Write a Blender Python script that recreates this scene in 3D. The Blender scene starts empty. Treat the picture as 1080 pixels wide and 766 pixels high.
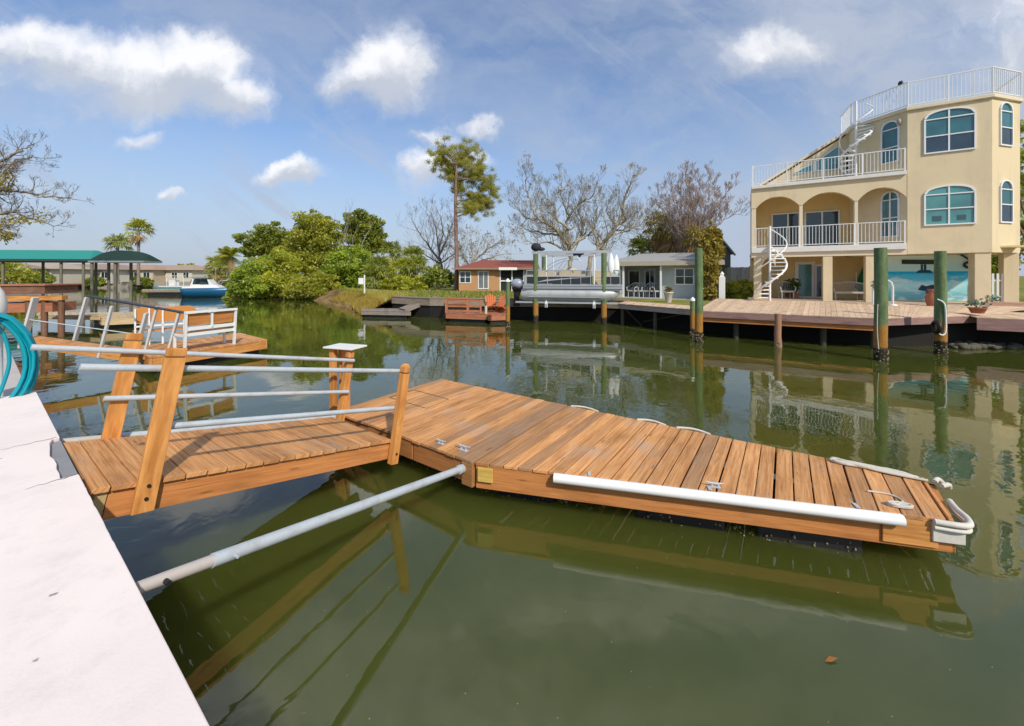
import bpy, math, random
from mathutils import Vector, Matrix
R = math.radians
C = bpy.context.scene.collection
scn = bpy.context.scene

# ------------------------------------------------------------------ camera, sky, sun, exposure
FPX, CX, YH, HC = 408.0, 540.0, 291.0, 2.5      # focal length and horizon of the photograph (1080 px wide), eye height above water
cd = bpy.data.cameras.new('camera'); cam = bpy.data.objects.new('camera', cd); C.objects.link(cam)
cam.location = (0, 0, HC); cam.rotation_euler = (R(90), 0, 0)
cd.sensor_fit = 'HORIZONTAL'; cd.sensor_width = 36; cd.lens = FPX / 1080 * 36
cd.shift_y = -(383 - YH) / 1080
cd.clip_start = 0.05; cd.clip_end = 6000
scn.camera = cam
scn.render.resolution_x, scn.render.resolution_y = 1024, 726
vs = scn.view_settings
vs.view_transform = 'Standard'; vs.look = 'None'; vs.gamma = 1; vs.use_curve_mapping = False
vs.exposure = 0.26
SUN_EL, SUN_AZ = 41.0, 152.0                    # azimuth clockwise from +Y: the sun stands behind the camera, to its right
sd = bpy.data.lights.new('sun', 'SUN'); sun = bpy.data.objects.new('sun', sd); C.objects.link(sun)
sd.energy = 3.1; sd.angle = R(1.5); sd.color = (1.0, 0.93, 0.82)
sv = Vector((math.sin(R(SUN_AZ)) * math.cos(R(SUN_EL)), math.cos(R(SUN_AZ)) * math.cos(R(SUN_EL)), math.sin(R(SUN_EL))))
sun.rotation_euler = sv.to_track_quat('Z', 'Y').to_euler(); sun.location = sv * 60
w = bpy.data.worlds.new('World'); scn.world = w; w.use_nodes = True

class NT:                                        # small node-tree helper
    def __init__(s, nt): s.t = nt; nt.nodes.clear()
    def n(s, typ, **k):
        nd = s.t.nodes.new(typ)
        for a, b in k.items(): setattr(nd, a, b)
        return nd
    def put(s, sock, v):
        if v is None: return
        if isinstance(v, bpy.types.NodeSocket): s.t.links.new(v, sock)
        else:
            try: sock.default_value = v
            except Exception: sock.default_value = tuple(v) + (1,)
    def m(s, op, a, b=None, c=None, clamp=False):
        nd = s.n('ShaderNodeMath', operation=op, use_clamp=clamp)
        for i, v in enumerate((a, b, c)): s.put(nd.inputs[i], v)
        return nd.outputs[0]
    def vm(s, op, a, b=None):
        nd = s.n('ShaderNodeVectorMath', operation=op); s.put(nd.inputs[0], a); s.put(nd.inputs[1], b)
        return nd.outputs['Value'] if op in ('LENGTH', 'DOT_PRODUCT') else nd.outputs[0]
    def xyz(s, x, y, z):
        nd = s.n('ShaderNodeCombineXYZ')
        for i, v in enumerate((x, y, z)): s.put(nd.inputs[i], v)
        return nd.outputs[0]
    def noise(s, vec, scale, detail=4, rough=.55, dist=0, col=False):
        nd = s.n('ShaderNodeTexNoise'); s.put(nd.inputs['Vector'], vec)
        nd.inputs['Scale'].default_value = scale; nd.inputs['Detail'].default_value = detail
        nd.inputs['Roughness'].default_value = rough; nd.inputs['Distortion'].default_value = dist
        return nd.outputs[1 if col else 0]
    def ss(s, v, a, b, lo=0., hi=1.):
        nd = s.n('ShaderNodeMapRange', interpolation_type='SMOOTHSTEP'); s.put(nd.inputs[0], v)
        for i, k in enumerate((a, b, lo, hi)): nd.inputs[i + 1].default_value = k
        return nd.outputs[0]
    def mix(s, f, a, b, blend='MIX'):
        nd = s.n('ShaderNodeMix', data_type='RGBA', blend_type=blend)
        s.put(nd.inputs[0], f)
        for k, v in ((6, a), (7, b)):
            if isinstance(v, bpy.types.NodeSocket): s.t.links.new(v, nd.inputs[k])
            else: nd.inputs[k].default_value = (*v[:3], 1)
        return nd.outputs[2]

T = NT(w.node_tree)
sky = T.n('ShaderNodeTexSky', sky_type='NISHITA', sun_disc=False)
sky.sun_elevation = R(SUN_EL); sky.sun_rotation = R(SUN_AZ); sky.altitude = 0; sky.air_density = 1.15; sky.dust_density = 1.2; sky.ozone_density = 2.0
tc = T.n('ShaderNodeTexCoord'); sp = T.n('ShaderNodeSeparateXYZ'); T.put(sp.inputs[0], tc.outputs['Generated'])
dx, dy, dz = sp.outputs
iy = T.m('DIVIDE', 1.0, T.m('MAXIMUM', dy, 0.05))
P = T.xyz(T.m('MULTIPLY', dx, iy), T.m('MULTIPLY', dz, iy), 0.0)
wob = T.vm('MULTIPLY', T.vm('SUBTRACT', T.noise(P, 5.0, 9, .62, col=True), (.5, .5, .5)), (.23, .18, 0))
Pw = T.vm('ADD', P, wob)
CLOUDS = [(30, 48, 120, 30, .9), (110, 66, 120, 42, 1.), (165, 88, 110, 40, 1.), (208, 66, 56, 44, 1.2), (246, 100, 46, 28, 1.0), (408, 70, 62, 48, 1.25), (375, 84, 40, 24, .9),
          (307, 182, 34, 14, 1.25), (448, 180, 34, 22, 1.15), (505, 136, 26, 11, .8), (455, 146, 30, 12, .6), (500, 170, 24, 12, .6), (820, 50, 58, 28, .9), (790, 68, 40, 16, .6), (150, 146, 22, 11, .7), (183, 205, 16, 7, .9),
          (650, -60, 260, 40, .7), (320, -125, 250, 85, 1.05), (520, -190, 240, 80, .95), (-120, 60, 160, 50, .9), (1180, 40, 180, 60, .8), (-60, 200, 120, 26, .6)]
dens = None; shade = None
for (u, v, rx, rz, k) in CLOUDS:
    c = ((u - CX) / FPX, (YH - v) / FPX, 0)
    q = T.vm('MULTIPLY', T.vm('SUBTRACT', Pw, c), (FPX / rx, FPX / rz, 0))
    L = T.vm('LENGTH', q)
    mk = T.m('MULTIPLY', T.ss(L, 1.4, .2), k)
    dens = mk if dens is None else T.m('MAXIMUM', dens, mk)
    sq = T.n('ShaderNodeSeparateXYZ'); T.put(sq.inputs[0], q)
    sh = T.m('MULTIPLY', sq.outputs[1], mk)
    shade = sh if shade is None else T.m('ADD', shade, sh)
fine = T.noise(Pw, 9, 7, .6)
alpha = T.ss(T.m('ADD', dens, T.m('MULTIPLY', T.m('SUBTRACT', fine, .5), .85)), .02, 1.0)
front = T.ss(dy, .06, .2)
rot = T.n('ShaderNodeVectorRotate', rotation_type='Z_AXIS'); T.put(rot.inputs['Vector'], P); rot.inputs['Angle'].default_value = R(38)
cirrus = T.m('MULTIPLY', T.ss(T.noise(T.vm('MULTIPLY', rot.outputs[0], (1.3, 9.0, 1)), 1.3, 8, .62, .5), .50, .74), T.ss(T.noise(P, 1.6, 3, .5), .40, .62))
alpha = T.m('MULTIPLY', T.m('MULTIPLY', alpha, front), .93)
# high thin veil: streaks, stronger to the right and towards the horizon
streak = T.noise(T.vm('MULTIPLY', T.vm('ADD', P, wob), (1.0, 2.2, 1)), 1.7, 9, .60, .25)
sepP = T.n('ShaderNodeSeparateXYZ'); T.put(sepP.inputs[0], P)
veil = T.m('MULTIPLY', T.ss(streak, .28, .70), T.m('ADD', .56, T.ss(sepP.outputs[0], -.2, .9, 0, .32)))
veil = T.m('MAXIMUM', veil, T.ss(dz, .42, .0, 0, .85))
veil = T.m('ADD', veil, T.ss(sepP.outputs[0], .1, 1.0, 0, .30), clamp=True)
veil = T.m('ADD', veil, T.m('MULTIPLY', cirrus, .38), clamp=True)
b1 = T.n('ShaderNodeBackground'); T.put(b1.inputs[0], T.mix(1.0, sky.outputs[0], (.88, 1.0, 1.17), 'MULTIPLY')); b1.inputs[1].default_value = 0.115
b2 = T.n('ShaderNodeBackground'); b2.inputs[0].default_value = (.41, .47, .585, 1); b2.inputs[1].default_value = .95
b3 = T.n('ShaderNodeBackground')
T.put(b3.inputs[0], T.mix(T.ss(T.m('ADD', shade, T.m('MULTIPLY', T.m('SUBTRACT', fine, .5), 1.6)), -.55, .6), (.52, .56, .64), (.93, .93, .95)))
b3.inputs[1].default_value = .93
m1 = T.n('ShaderNodeMixShader'); T.put(m1.inputs[0], veil); T.put(m1.inputs[1], b1.outputs[0]); T.put(m1.inputs[2], b2.outputs[0])
m2 = T.n('ShaderNodeMixShader'); T.put(m2.inputs[0], alpha); T.put(m2.inputs[1], m1.outputs[0]); T.put(m2.inputs[2], b3.outputs[0])
wo = T.n('ShaderNodeOutputWorld'); T.put(wo.inputs[0], m2.outputs[0])

# ------------------------------------------------------------------ helpers
def at(u, v, z):                                 # the point of the level plane z seen at a pixel of the photograph
    d = FPX * (HC - z) / (v - YH); return Vector(((u - CX) / FPX * d, d, z))
def ad(u, v, d):                                 # the point at distance d seen at a pixel
    return Vector(((u - CX) / FPX * d, d, HC - (v - YH) / FPX * d))
def V(*a): return Vector(a)
XF = {}                                          # world matrices of the things
def tag(o, label=None, cat=None, group=None, kind=None):
    for k, v in (('label', label), ('category', cat), ('group', group), ('kind', kind)):
        if v: o[k] = v
    return o
def thing(name, label, cat, loc=(0, 0, 0), rz=0.0, group=None):
    o = bpy.data.objects.new(name, None); C.objects.link(o); o.empty_display_size = .2
    o.location = loc; o.rotation_euler = (0, 0, rz)
    XF[o.name] = Matrix.Translation(Vector(loc)) @ Matrix.Rotation(rz, 4, 'Z')
    return tag(o, label, cat, group)
def kids(o): return [c for c in bpy.data.objects if c.parent == o]
def copy_tree(o, parent=None):
    c = o.copy(); C.objects.link(c)
    if parent is not None: c.parent = parent
    for ch in kids(o): copy_tree(ch, c)
    return c
def dup(o, loc, rz, label, group=None, sc=None):
    c = copy_tree(o); c.location = loc; c.rotation_euler = (0, 0, rz); c['label'] = label
    if group: c['group'] = group
    if sc: c.scale = (sc, sc, sc) if not hasattr(sc, '__len__') else sc
    return c
class Fr:                                        # a level frame: x along, y into, z up
    def __init__(s, o, ang): s.o = Vector((o[0], o[1], o[2] if len(o) > 2 else 0)); s.e = V(math.cos(ang), math.sin(ang), 0); s.f = V(-math.sin(ang), math.cos(ang), 0); s.a = ang
    def __call__(s, x, y, z): return s.o + s.e * x + s.f * y + V(0, 0, z)
    def hit(s, u, y=0.0):                        # x at which the plane y is seen in pixel column u
        k = (u - CX) / FPX; o = s.o + s.f * y
        return (k * o.y - o.x) / (s.e.x - k * s.e.y)
rng = random.Random(7)
class MB:
    def __init__(s): s.v = []; s.f = []; s.t = []; s.uv = []; s.tone = 1.0; s.sm = []
    def face(s, idx, uv=None, tone=None, smooth=False):
        s.f.append(idx); s.t.append(s.tone if tone is None else tone); s.uv.append(uv or [(0, 0)] * len(idx)); s.sm.append(smooth)
    def poly(s, pts, tone=None):
        b = len(s.v); s.v += [Vector(p) for p in pts]; s.face(list(range(b, b + len(pts))), [(p[0], p[1]) for p in pts], tone)
    def hexa(s, p, tone=None, axis=None):        # p: 4 bottom + 4 top points, same order
        b = len(s.v); p = [Vector(q) for q in p]; s.v += p
        if tone is None: tone = s.tone
        if axis is None:
            es = [p[1] - p[0], p[3] - p[0], p[4] - p[0]]; axis = max(es, key=lambda e: e.length)
        a = axis.normalized(); r0, r1 = rng.random() * 9, rng.random() * 9
        up = V(0, 0, 1) if abs(a.z) < .9 else V(1, 0, 0); c = a.cross(up).normalized(); dd = a.cross(c)
        for q in ((0, 3, 2, 1), (4, 5, 6, 7), (0, 1, 5, 4), (1, 2, 6, 5), (2, 3, 7, 6), (3, 0, 4, 7)):
            s.face([b + i for i in q], [(p[i].dot(a) + r0, p[i].dot(c) + p[i].dot(dd) + r1) for i in q], tone)
    def box(s, fr, x0, x1, y0, y1, z0, z1, tone=None):
        s.hexa([fr(x0, y0, z0), fr(x1, y0, z0), fr(x1, y1, z0), fr(x0, y1, z0), fr(x0, y0, z1), fr(x1, y0, z1), fr(x1, y1, z1), fr(x0, y1, z1)], tone)
    def beam(s, a, b, w, h, up=(0, 0, 1), tone=None):
        a, b, up = Vector(a), Vector(b), Vector(up); d = (b - a).normalized(); x = d.cross(up).normalized(); y = x.cross(d)
        P = []
        for q in (a, b):
            P.append([q - x * w / 2 - y * h / 2, q + x * w / 2 - y * h / 2, q + x * w / 2 + y * h / 2, q - x * w / 2 + y * h / 2])
        s.hexa(P[0] + P[1], tone, d)
    def prism(s, pts, z0, z1, tone=None):
        n = len(pts); b = len(s.v)
        s.v += [V(p[0], p[1], z0) for p in pts] + [V(p[0], p[1], z1) for p in pts]
        s.face([b + i for i in range(n)][::-1], [(p[0], p[1]) for p in pts][::-1], tone); s.face([b + n + i for i in range(n)], [(p[0], p[1]) for p in pts], tone)
        L = 0
        for i in range(n):
            j = (i + 1) % n; l = (Vector(pts[j][:2]) - Vector(pts[i][:2])).length
            s.face([b + i, b + j, b + n + j, b + n + i], [(L, z0), (L + l, z0), (L + l, z1), (L, z1)], tone); L += l
    def slab(s, pts, off, tone=None):            # any planar polygon pushed along a vector
        n = len(pts); b = len(s.v); pts = [Vector(p) for p in pts]; off = Vector(off)
        s.v += pts + [p + off for p in pts]
        s.face([b + i for i in range(n)][::-1], None, tone); s.face([b + n + i for i in range(n)], None, tone)
        for i in range(n): j = (i + 1) % n; s.face([b + i, b + j, b + n + j, b + n + i], None, tone)
    def tube(s, pts, rad, n=8, cap=True, tone=None, smooth=True):
        pts = [Vector(p) for p in pts]; m = len(pts)
        if not hasattr(rad, '__len__'): rad = [rad] * m
        b = len(s.v); prev = None; L = 0; Ls = []
        for i, p in enumerate(pts):
            d = (pts[min(i + 1, m - 1)] - pts[max(i - 1, 0)])
            d = d.normalized() if d.length > 1e-9 else V(0, 0, 1)
            if prev is None:
                x = d.orthogonal().normalized()
            else:
                x = prev - d * prev.dot(d); x = x.normalized() if x.length > 1e-6 else d.orthogonal().normalized()
            prev = x; y = d.cross(x)
            if i: L += (p - pts[i - 1]).length
            Ls.append(L)
            for k in range(n):
                a = 2 * math.pi * k / n; s.v.append(p + (x * math.cos(a) + y * math.sin(a)) * rad[i])
        for i in range(m - 1):
            for k in range(n):
                k2 = (k + 1) % n
                s.face([b + i * n + k, b + i * n + k2, b + (i + 1) * n + k2, b + (i + 1) * n + k],
                       [(Ls[i], k / n), (Ls[i], (k + 1) / n), (Ls[i + 1], (k + 1) / n), (Ls[i + 1], k / n)], tone, smooth)
        if cap:
            c = len(s.v); s.v += [s.v[b + k].copy() for k in range(n)] + [s.v[b + (m - 1) * n + k].copy() for k in range(n)]
            s.face([c + k for k in range(n)][::-1], None, tone); s.face([c + n + k for k in range(n)], None, tone)
    def cyl(s, p, r, h, n=12, r2=None, tone=None): s.tube([p, Vector(p) + V(0, 0, h)], [r, r if r2 is None else r2], n, True, tone)
    def lathe(s, p, prof, n=14, sx=1, sy=1, ang=0, tone=None):
        b = len(s.v); m = len(prof); p = Vector(p)
        for (r, z) in prof:
            for k in range(n):
                a = 2 * math.pi * k / n; q = Matrix.Rotation(ang, 3, 'Z') @ V(math.cos(a) * r * sx, math.sin(a) * r * sy, z); s.v.append(p + q)
        for i in range(m - 1):
            for k in range(n):
                k2 = (k + 1) % n; s.face([b + i * n + k, b + i * n + k2, b + (i + 1) * n + k2, b + (i + 1) * n + k], [(k / n, i), ((k + 1) / n, i), ((k + 1) / n, i + 1), (k / n, i + 1)], tone, True)
        c = len(s.v); s.v += [s.v[b + k].copy() for k in range(n)] + [s.v[b + (m - 1) * n + k].copy() for k in range(n)]
        s.face([c + k for k in range(n)][::-1], None, tone); s.face([c + n + k for k in range(n)], None, tone)
    def ball(s, p, r, n=10, m=7, sx=1, sy=1, sz=1, ang=0, tone=None):
        s.lathe(Vector(p) , [(max(r * math.sin(math.pi * i / m), .001), -r * math.cos(math.pi * i / m) * sz) for i in range(m + 1)], n, sx, sy, ang, tone)
    def build(s, name, mat, parent=None, bevel=0.0, matrix=None):
        me = bpy.data.meshes.new(name)
        M = XF.get(parent.name) if parent is not None else None
        inv = M.inverted() if M is not None else None
        vs_ = [tuple(inv @ q) for q in s.v] if inv is not None else [tuple(q) for q in s.v]
        me.from_pydata(vs_, [], s.f)
        at_ = me.attributes.new('tone', 'FLOAT', 'FACE'); at_.data.foreach_set('value', s.t)
        uvl = me.uv_layers.new(name='grain'); flat = [c for f in s.uv for q in f for c in q]; uvl.data.foreach_set('uv', flat)
        me.polygons.foreach_set('use_smooth', s.sm)
        me.materials.append(mat); me.update()
        o = bpy.data.objects.new(name, me); C.objects.link(o)
        if parent is not None:
            o.parent = parent; XF[o.name] = M if M is not None else Matrix.Identity(4)
        if bevel:
            bv = o.modifiers.new('bevel', 'BEVEL'); bv.width = bevel; bv.segments = 2; bv.limit_method = 'ANGLE'; bv.angle_limit = R(40)
        return o

# ------------------------------------------------------------------ materials
MATS = {}
def mat(name, fn):
    if name in MATS: return MATS[name]
    m = bpy.data.materials.new(name); m.use_nodes = True; t = NT(m.node_tree)
    out = t.n('ShaderNodeOutputMaterial'); t.put(out.inputs[0], fn(t)); MATS[name] = m; return m
def pb(t, col, rough=.6, metal=0, spec=.5, bump=None, bs=.3, bd=.01, **k):
    p = t.n('ShaderNodeBsdfPrincipled')
    t.put(p.inputs['Base Color'], col if isinstance(col, bpy.types.NodeSocket) else (*col, 1))
    t.put(p.inputs['Roughness'], rough); p.inputs['Metallic'].default_value = metal; p.inputs['Specular IOR Level'].default_value = spec
    if bump is not None:
        b = t.n('ShaderNodeBump'); b.inputs['Strength'].default_value = bs; b.inputs['Distance'].default_value = bd; t.put(b.inputs['Height'], bump); t.put(p.inputs['Normal'], b.outputs[0])
    return p.outputs[0]
def objc(t): return t.n('ShaderNodeTexCoord').outputs['Object']
def tone(t): return t.n('ShaderNodeAttribute', attribute_name='tone').outputs['Fac']
def hsvtone(t, col, lo=.62, hi=1.25):
    f = t.m('MULTIPLY_ADD', tone(t), 1, 0.0)
    return t.mix(1.0, col, t.xyz(f, f, f), 'MULTIPLY')
def wood(name, c1, c2, weather=.3, grey=(.33, .29, .25), rough=.65, grain=1.0):
    def fn(t):
        uv = t.n('ShaderNodeUVMap', uv_map='grain').outputs[0]
        g = t.noise(t.vm('MULTIPLY', uv, (1.6, 38 * grain, 1)), 1, 5, .65, .6)
        blot = t.noise(t.vm('MULTIPLY', uv, (1.3, 5, 1)), 1, 4, .6)
        o = t.noise(objc(t), 1.7, 5, .65)
        fine = t.noise(t.vm('MULTIPLY', uv, (3.5, 120 * grain, 1)), 1, 3, .6)
        g = t.m('ADD', t.m('MULTIPLY', g, .72), t.m('MULTIPLY', fine, .28))
        col = t.mix(t.ss(g, .32, .66), c1, c2)
        col = t.mix(t.m('MULTIPLY', t.ss(blot, .46, .74), .55), col, tuple(x * .5 for x in c1))
        spl = t.noise(t.vm('MULTIPLY', uv, (.9, 62, 1)), 1, 2, .5)
        col = t.mix(t.m('MULTIPLY', t.ss(spl, .66, .72), .6), col, tuple(x * .25 for x in c1))
        col = t.mix(t.m('MULTIPLY', t.ss(o, .5, .75), weather), col, grey)
        col = t.mix(t.m('MULTIPLY', t.ss(tone(t), .86, .6), .35), col, tuple(x * 1.25 for x in grey))
        kn = t.n('ShaderNodeTexVoronoi'); t.put(kn.inputs['Vector'], t.vm('MULTIPLY', uv, (1.4, 7, 1))); kn.inputs['Scale'].default_value = 1.0
        col = t.mix(t.m('MULTIPLY', t.ss(kn.outputs['Distance'], .11, .05), .55), col, tuple(x * .35 for x in c1))
        return pb(t, hsvtone(t, col), t.m('ADD', rough, t.m('MULTIPLY', g, .2)), spec=.3, bump=g, bs=.35, bd=.004)
    return mat(name, fn)
def paint(name, c, rough=.45, dirt=.12, metal=0, spec=.5, sc=3., dcol=None):
    def fn(t):
        o = t.noise(objc(t), sc, 6, .65); o2 = t.noise(objc(t), sc * 9, 4, .6)
        col = t.mix(t.m('MULTIPLY', t.ss(o, .45, .75), dirt), c, dcol or tuple(x * .5 for x in c))
        col = t.mix(t.m('MULTIPLY', t.ss(o2, .5, .8), dirt * .7), col, dcol or tuple(x * .6 for x in c))
        return pb(t, hsvtone(t, col), t.m('ADD', rough, t.m('MULTIPLY', o2, .15)), metal, spec, o2, .12, .004)
    return mat(name, fn)
def stucco(name, c, streak=.25):
    def fn(t):
        oc = objc(t)
        o = t.noise(oc, .9, 6, .65); st = t.noise(t.vm('MULTIPLY', oc, (2.2, 2.2, .35)), 1.2, 5, .6); f = t.noise(oc, 60, 3, .6)
        col = t.mix(t.m('MULTIPLY', t.ss(o, .42, .72), .35), c, tuple(x * .74 for x in c))
        col = t.mix(t.m('MULTIPLY', t.ss(st, .52, .78), streak), col, (c[0] * .55, c[1] * .56, c[2] * .6))
        return pb(t, hsvtone(t, col), .85, spec=.2, bump=f, bs=.3, bd=.01)
    return mat(name, fn)
def leafm(name, c1, c2, trans=.35):
    def fn(t):
        tn = tone(t)
        col = t.mix(tn, c1, c2)
        a = t.n('ShaderNodeBsdfDiffuse'); t.put(a.inputs[0], col); b = t.n('ShaderNodeBsdfTranslucent'); t.put(b.inputs[0], t.mix(.5, col, (c2[0] * 1.2, c2[1] * 1.2, c2[2] * .6)))
        g = t.n('ShaderNodeBsdfGlossy'); g.inputs[1].default_value = .45; g.inputs[0].default_value = (.8, .8, .8, 1)
        m = t.n('ShaderNodeMixShader'); m.inputs[0].default_value = trans; t.put(m.inputs[1], a.outputs[0]); t.put(m.inputs[2], b.outputs[0])
        m2 = t.n('ShaderNodeMixShader'); m2.inputs[0].default_value = .04; t.put(m2.inputs[1], m.outputs[0]); t.put(m2.inputs[2], g.outputs[0])
        return m2.outputs[0]
    return mat(name, fn)
def bark(name, c1, c2):
    def fn(t):
        oc = objc(t); o = t.noise(t.vm('MULTIPLY', oc, (6, 6, 1.5)), 1.5, 5, .65)
        return pb(t, t.mix(t.ss(o, .3, .7), c1, c2), .9, spec=.15, bump=o, bs=.5, bd=.02)
    return mat(name, fn)
def glassm(name, c, rough=.06, spec=.9):
    def fn(t):
        o = t.noise(objc(t), .8, 3)
        return pb(t, t.mix(t.ss(o, .3, .7), tuple(x * .6 for x in c), c), rough, spec=spec)
    return mat(name, fn)
def brickm(name, c1, c2, mortar, sc=1.0):
    def fn(t):
        uv = t.n('ShaderNodeUVMap', uv_map='grain').outputs[0]
        b = t.n('ShaderNodeTexBrick'); t.put(b.inputs['Vector'], uv); b.inputs['Scale'].default_value = sc
        b.inputs['Color1'].default_value = (*c1, 1); b.inputs['Color2'].default_value = (*c2, 1); b.inputs['Mortar'].default_value = (*mortar, 1)
        b.inputs['Mortar Size'].default_value = .012; b.inputs['Brick Width'].default_value = .22; b.inputs['Row Height'].default_value = .075
        return pb(t, b.outputs[0], .85, spec=.2, bump=b.outputs[1], bs=-.3, bd=.01)
    return mat(name, fn)
DECK = wood('deck_wood', (.44, .18, .055), (.72, .375, .15), .62, (.44, .325, .235))
FASC = wood('beam_wood', (.46, .165, .045), (.64, .27, .085), .15, (.34, .21, .12))
POST = wood('post_wood', (.46, .17, .035), (.76, .36, .105), .15, (.45, .26, .12))
PALEW = wood('pale_wood', (.52, .37, .20), (.66, .50, .30), .3)
GREYW = wood('grey_wood', (.20, .165, .135), (.34, .285, .235), .4)
BRWNW = wood('brown_wood', (.16, .075, .045), (.26, .13, .08), .3)
REDW = wood('red_wood', (.36, .12, .055), (.50, .21, .11), .25)
MAUVE = wood('mauve_wood', (.26, .145, .125), (.36, .22, .19), .2, (.34, .27, .24))
ENDW = wood('end_grain', (.38, .27, .12), (.55, .42, .2), .4, (.2, .17, .1))
WHITE = paint('white_paint', (.82, .82, .80), .4, .08)
PVC = paint('white_pvc', (.84, .84, .82), .5, .08)
GALV = paint('galvanised_pipe', (.50, .55, .58), .45, .42, .1, .5, 6., (.27, .23, .19))
GREYM = paint('grey_metal', (.36, .37, .37), .45, .25, .4)
ALU = paint('aluminium', (.55, .56, .56), .35, .15, .55, .5)
BLACK = paint('black_plastic', (.012, .012, .013), .5, .2)
DARK = paint('dark_fabric', (.02, .021, .024), .7, .2)
ROPE = paint('rope', (.60, .56, .47), .85, .35, sc=14)
CONC = paint('concrete', (.42, .40, .37), .85, .35)
STUC = stucco('beige_stucco', (.75, .615, .395), .34)
STUCL = stucco('cream_trim', (.76, .65, .47), .15)
STUCI = stucco('ochre_stucco', (.80, .60, .29), .1)
GLT = glassm('teal_glass', (.045, .19, .21))
GLD = glassm('dark_glass', (.02, .035, .04))
# ------------------------------------------------------------------ water, ground, banks
def water_fn(t):
    oc = objc(t)
    big = t.noise(oc, .35, 3, .5); rip = t.noise(t.vm('MULTIPLY', oc, (1.0, 1.0, 1)), 1.9, 3, .5, .6); tiny = t.noise(oc, 9, 2, .5)
    calm = t.ss(t.noise(oc, .16, 3, .5), .38, .66, .25, 1.0)
    h = t.m('ADD', t.m('MULTIPLY', t.m('MULTIPLY', rip, calm), .014), t.m('ADD', t.m('MULTIPLY', big, .022), t.m('MULTIPLY', tiny, .0005)))
    b = t.n('ShaderNodeBump'); b.inputs['Strength'].default_value = .55; b.inputs['Distance'].default_value = 1.0; t.put(b.inputs['Height'], h)
    p = t.n('ShaderNodeBsdfPrincipled')
    murk = t.noise(oc, .5, 4, .6)
    t.put(p.inputs['Base Color'], t.mix(t.ss(murk, .3, .7), (.052, .063, .011), (.067, .078, .016)))
    p.subsurface_method = 'BURLEY'; p.inputs['Subsurface Weight'].default_value = 1.0; p.inputs['Subsurface Radius'].default_value = (1.0, 1.0, .6); p.inputs['Subsurface Scale'].default_value = .55; p.inputs['Roughness'].default_value = .012; p.inputs['IOR'].default_value = 1.42; p.inputs['Specular IOR Level'].default_value = .9
    t.put(p.inputs['Normal'], b.outputs[0]); return p.outputs[0]
WATER = mat('canal_water', water_fn)
b = MB(); b.poly([(-2500, -300, 0), (2500, -300, 0), (2500, 2500, 0), (-2500, 2500, 0)]); tag(b.build('water', WATER), kind='structure')

def grass_fn(t):
    oc = objc(t); a = t.noise(oc, .35, 5, .65); f = t.noise(oc, 7, 4, .7)
    col = t.mix(t.ss(a, .35, .65), (.12, .15, .028), (.27, .25, .06)); col = t.mix(t.ss(f, .45, .7), col, (.20, .21, .05))
    return pb(t, col, .95, spec=.1, bump=f, bs=.6, bd=.05)
GRASS = mat('lawn', grass_fn)
sv_s = V(-.811, .585, 0); sv_t = V(.563, .826, 0)        # along our seawall, and out over the water
def sw(k, t=0, z=0): return V(-2.75, 2.51, 0) + sv_s * k + sv_t * t + V(0, 0, z)
FA = V(12.5, 20.2, 0); ANG = math.atan2(-.51, .86); B = Fr((12.5, 20.2, 0), ANG)   # the cream house: x along its canal front, y into the house
GZ = 1.12
shore = [(60, -12), (18.9, 12.9), (16.9, 14.2), (13.3, 13.9), (8.6, 17.2), (6.3, 20.9), (4.6, 22.0), (0, 22.6), (-4.8, 23.2), (-7.6, 25.2), (-10.9, 31.4), (-15.6, 37.6), (-21, 43.2), (-31.5, 44.6), (-38, 52), (-40, 66), (-44, 81)]
b = MB(); b.prism(shore + [(-75, 84), (-120, 80), (-170, 62), (-400, 80), (-2500, 500), (-2500, 2500), (2500, 2500), (2500, -12)], -2.0, GZ)
tag(b.build('ground', GRASS), kind='structure')
near = [sw(-8, -.55), sw(60, -.55), sw(60, -300), sw(-8, -300)]
b = MB(); b.prism([(p.x, p.y) for p in near][::-1], -2, .98); tag(b.build('yard', GRASS), kind='structure')

# sloping natural bank with dry marsh grass, between the mangroves and the docks
def bank_fn(t):
    oc = objc(t); a = t.noise(oc, 1.2, 5, .7)
    return pb(t, t.mix(t.ss(a, .35, .65), (.10, .065, .03), (.24, .16, .07)), .95, spec=.1, bump=a, bs=.6, bd=.05)
BANK = mat('muddy_bank', bank_fn)
bk = shore[8:16]; b = MB()
off = [V(-1.2, -1.6, 0), V(-1.6, -1.4, 0), V(-2.1, -1.3, 0), V(-1.6, -1.8, 0), V(-.6, -2.0, 0), V(-1.2, -1.2, 0), V(-1.6, 0, 0), V(-1.6, 0, 0)]
for i in range(1, len(bk) - 1):
    p, q = V(*bk[i], 0), V(*bk[i + 1], 0); N = 10
    for k in range(N):
        A = p.lerp(q, k / N); D = p.lerp(q, (k + 1) / N); oa = off[i].lerp(off[i + 1], k / N); od = off[i].lerp(off[i + 1], (k + 1) / N)
        ja, jd = 1 + .25 * math.sin(i * 9 + k * 2.1), 1 + .25 * math.sin(i * 9 + (k + 1) * 2.1)
        if k == 0: ja = 1 + .25 * math.sin((i - 1) * 9 + 10 * 2.1) if i > 1 else 1
        b.poly([A - oa * .15 + V(0, 0, GZ + .01), A + oa * .45 * ja + V(0, 0, .62), D + od * .45 * jd + V(0, 0, .62), D - od * .15 + V(0, 0, GZ + .01)])
        b.poly([A + oa * .45 * ja + V(0, 0, .62), A + oa * 1.0 * ja + V(0, 0, -.15), D + od * 1.0 * jd + V(0, 0, -.15), D + od * .45 * jd + V(0, 0, .62)])
tag(b.build('bank', BANK), kind='structure')
MARSH = leafm('marsh_grass', (.42, .22, .045), (.52, .50, .10), .4)
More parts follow.
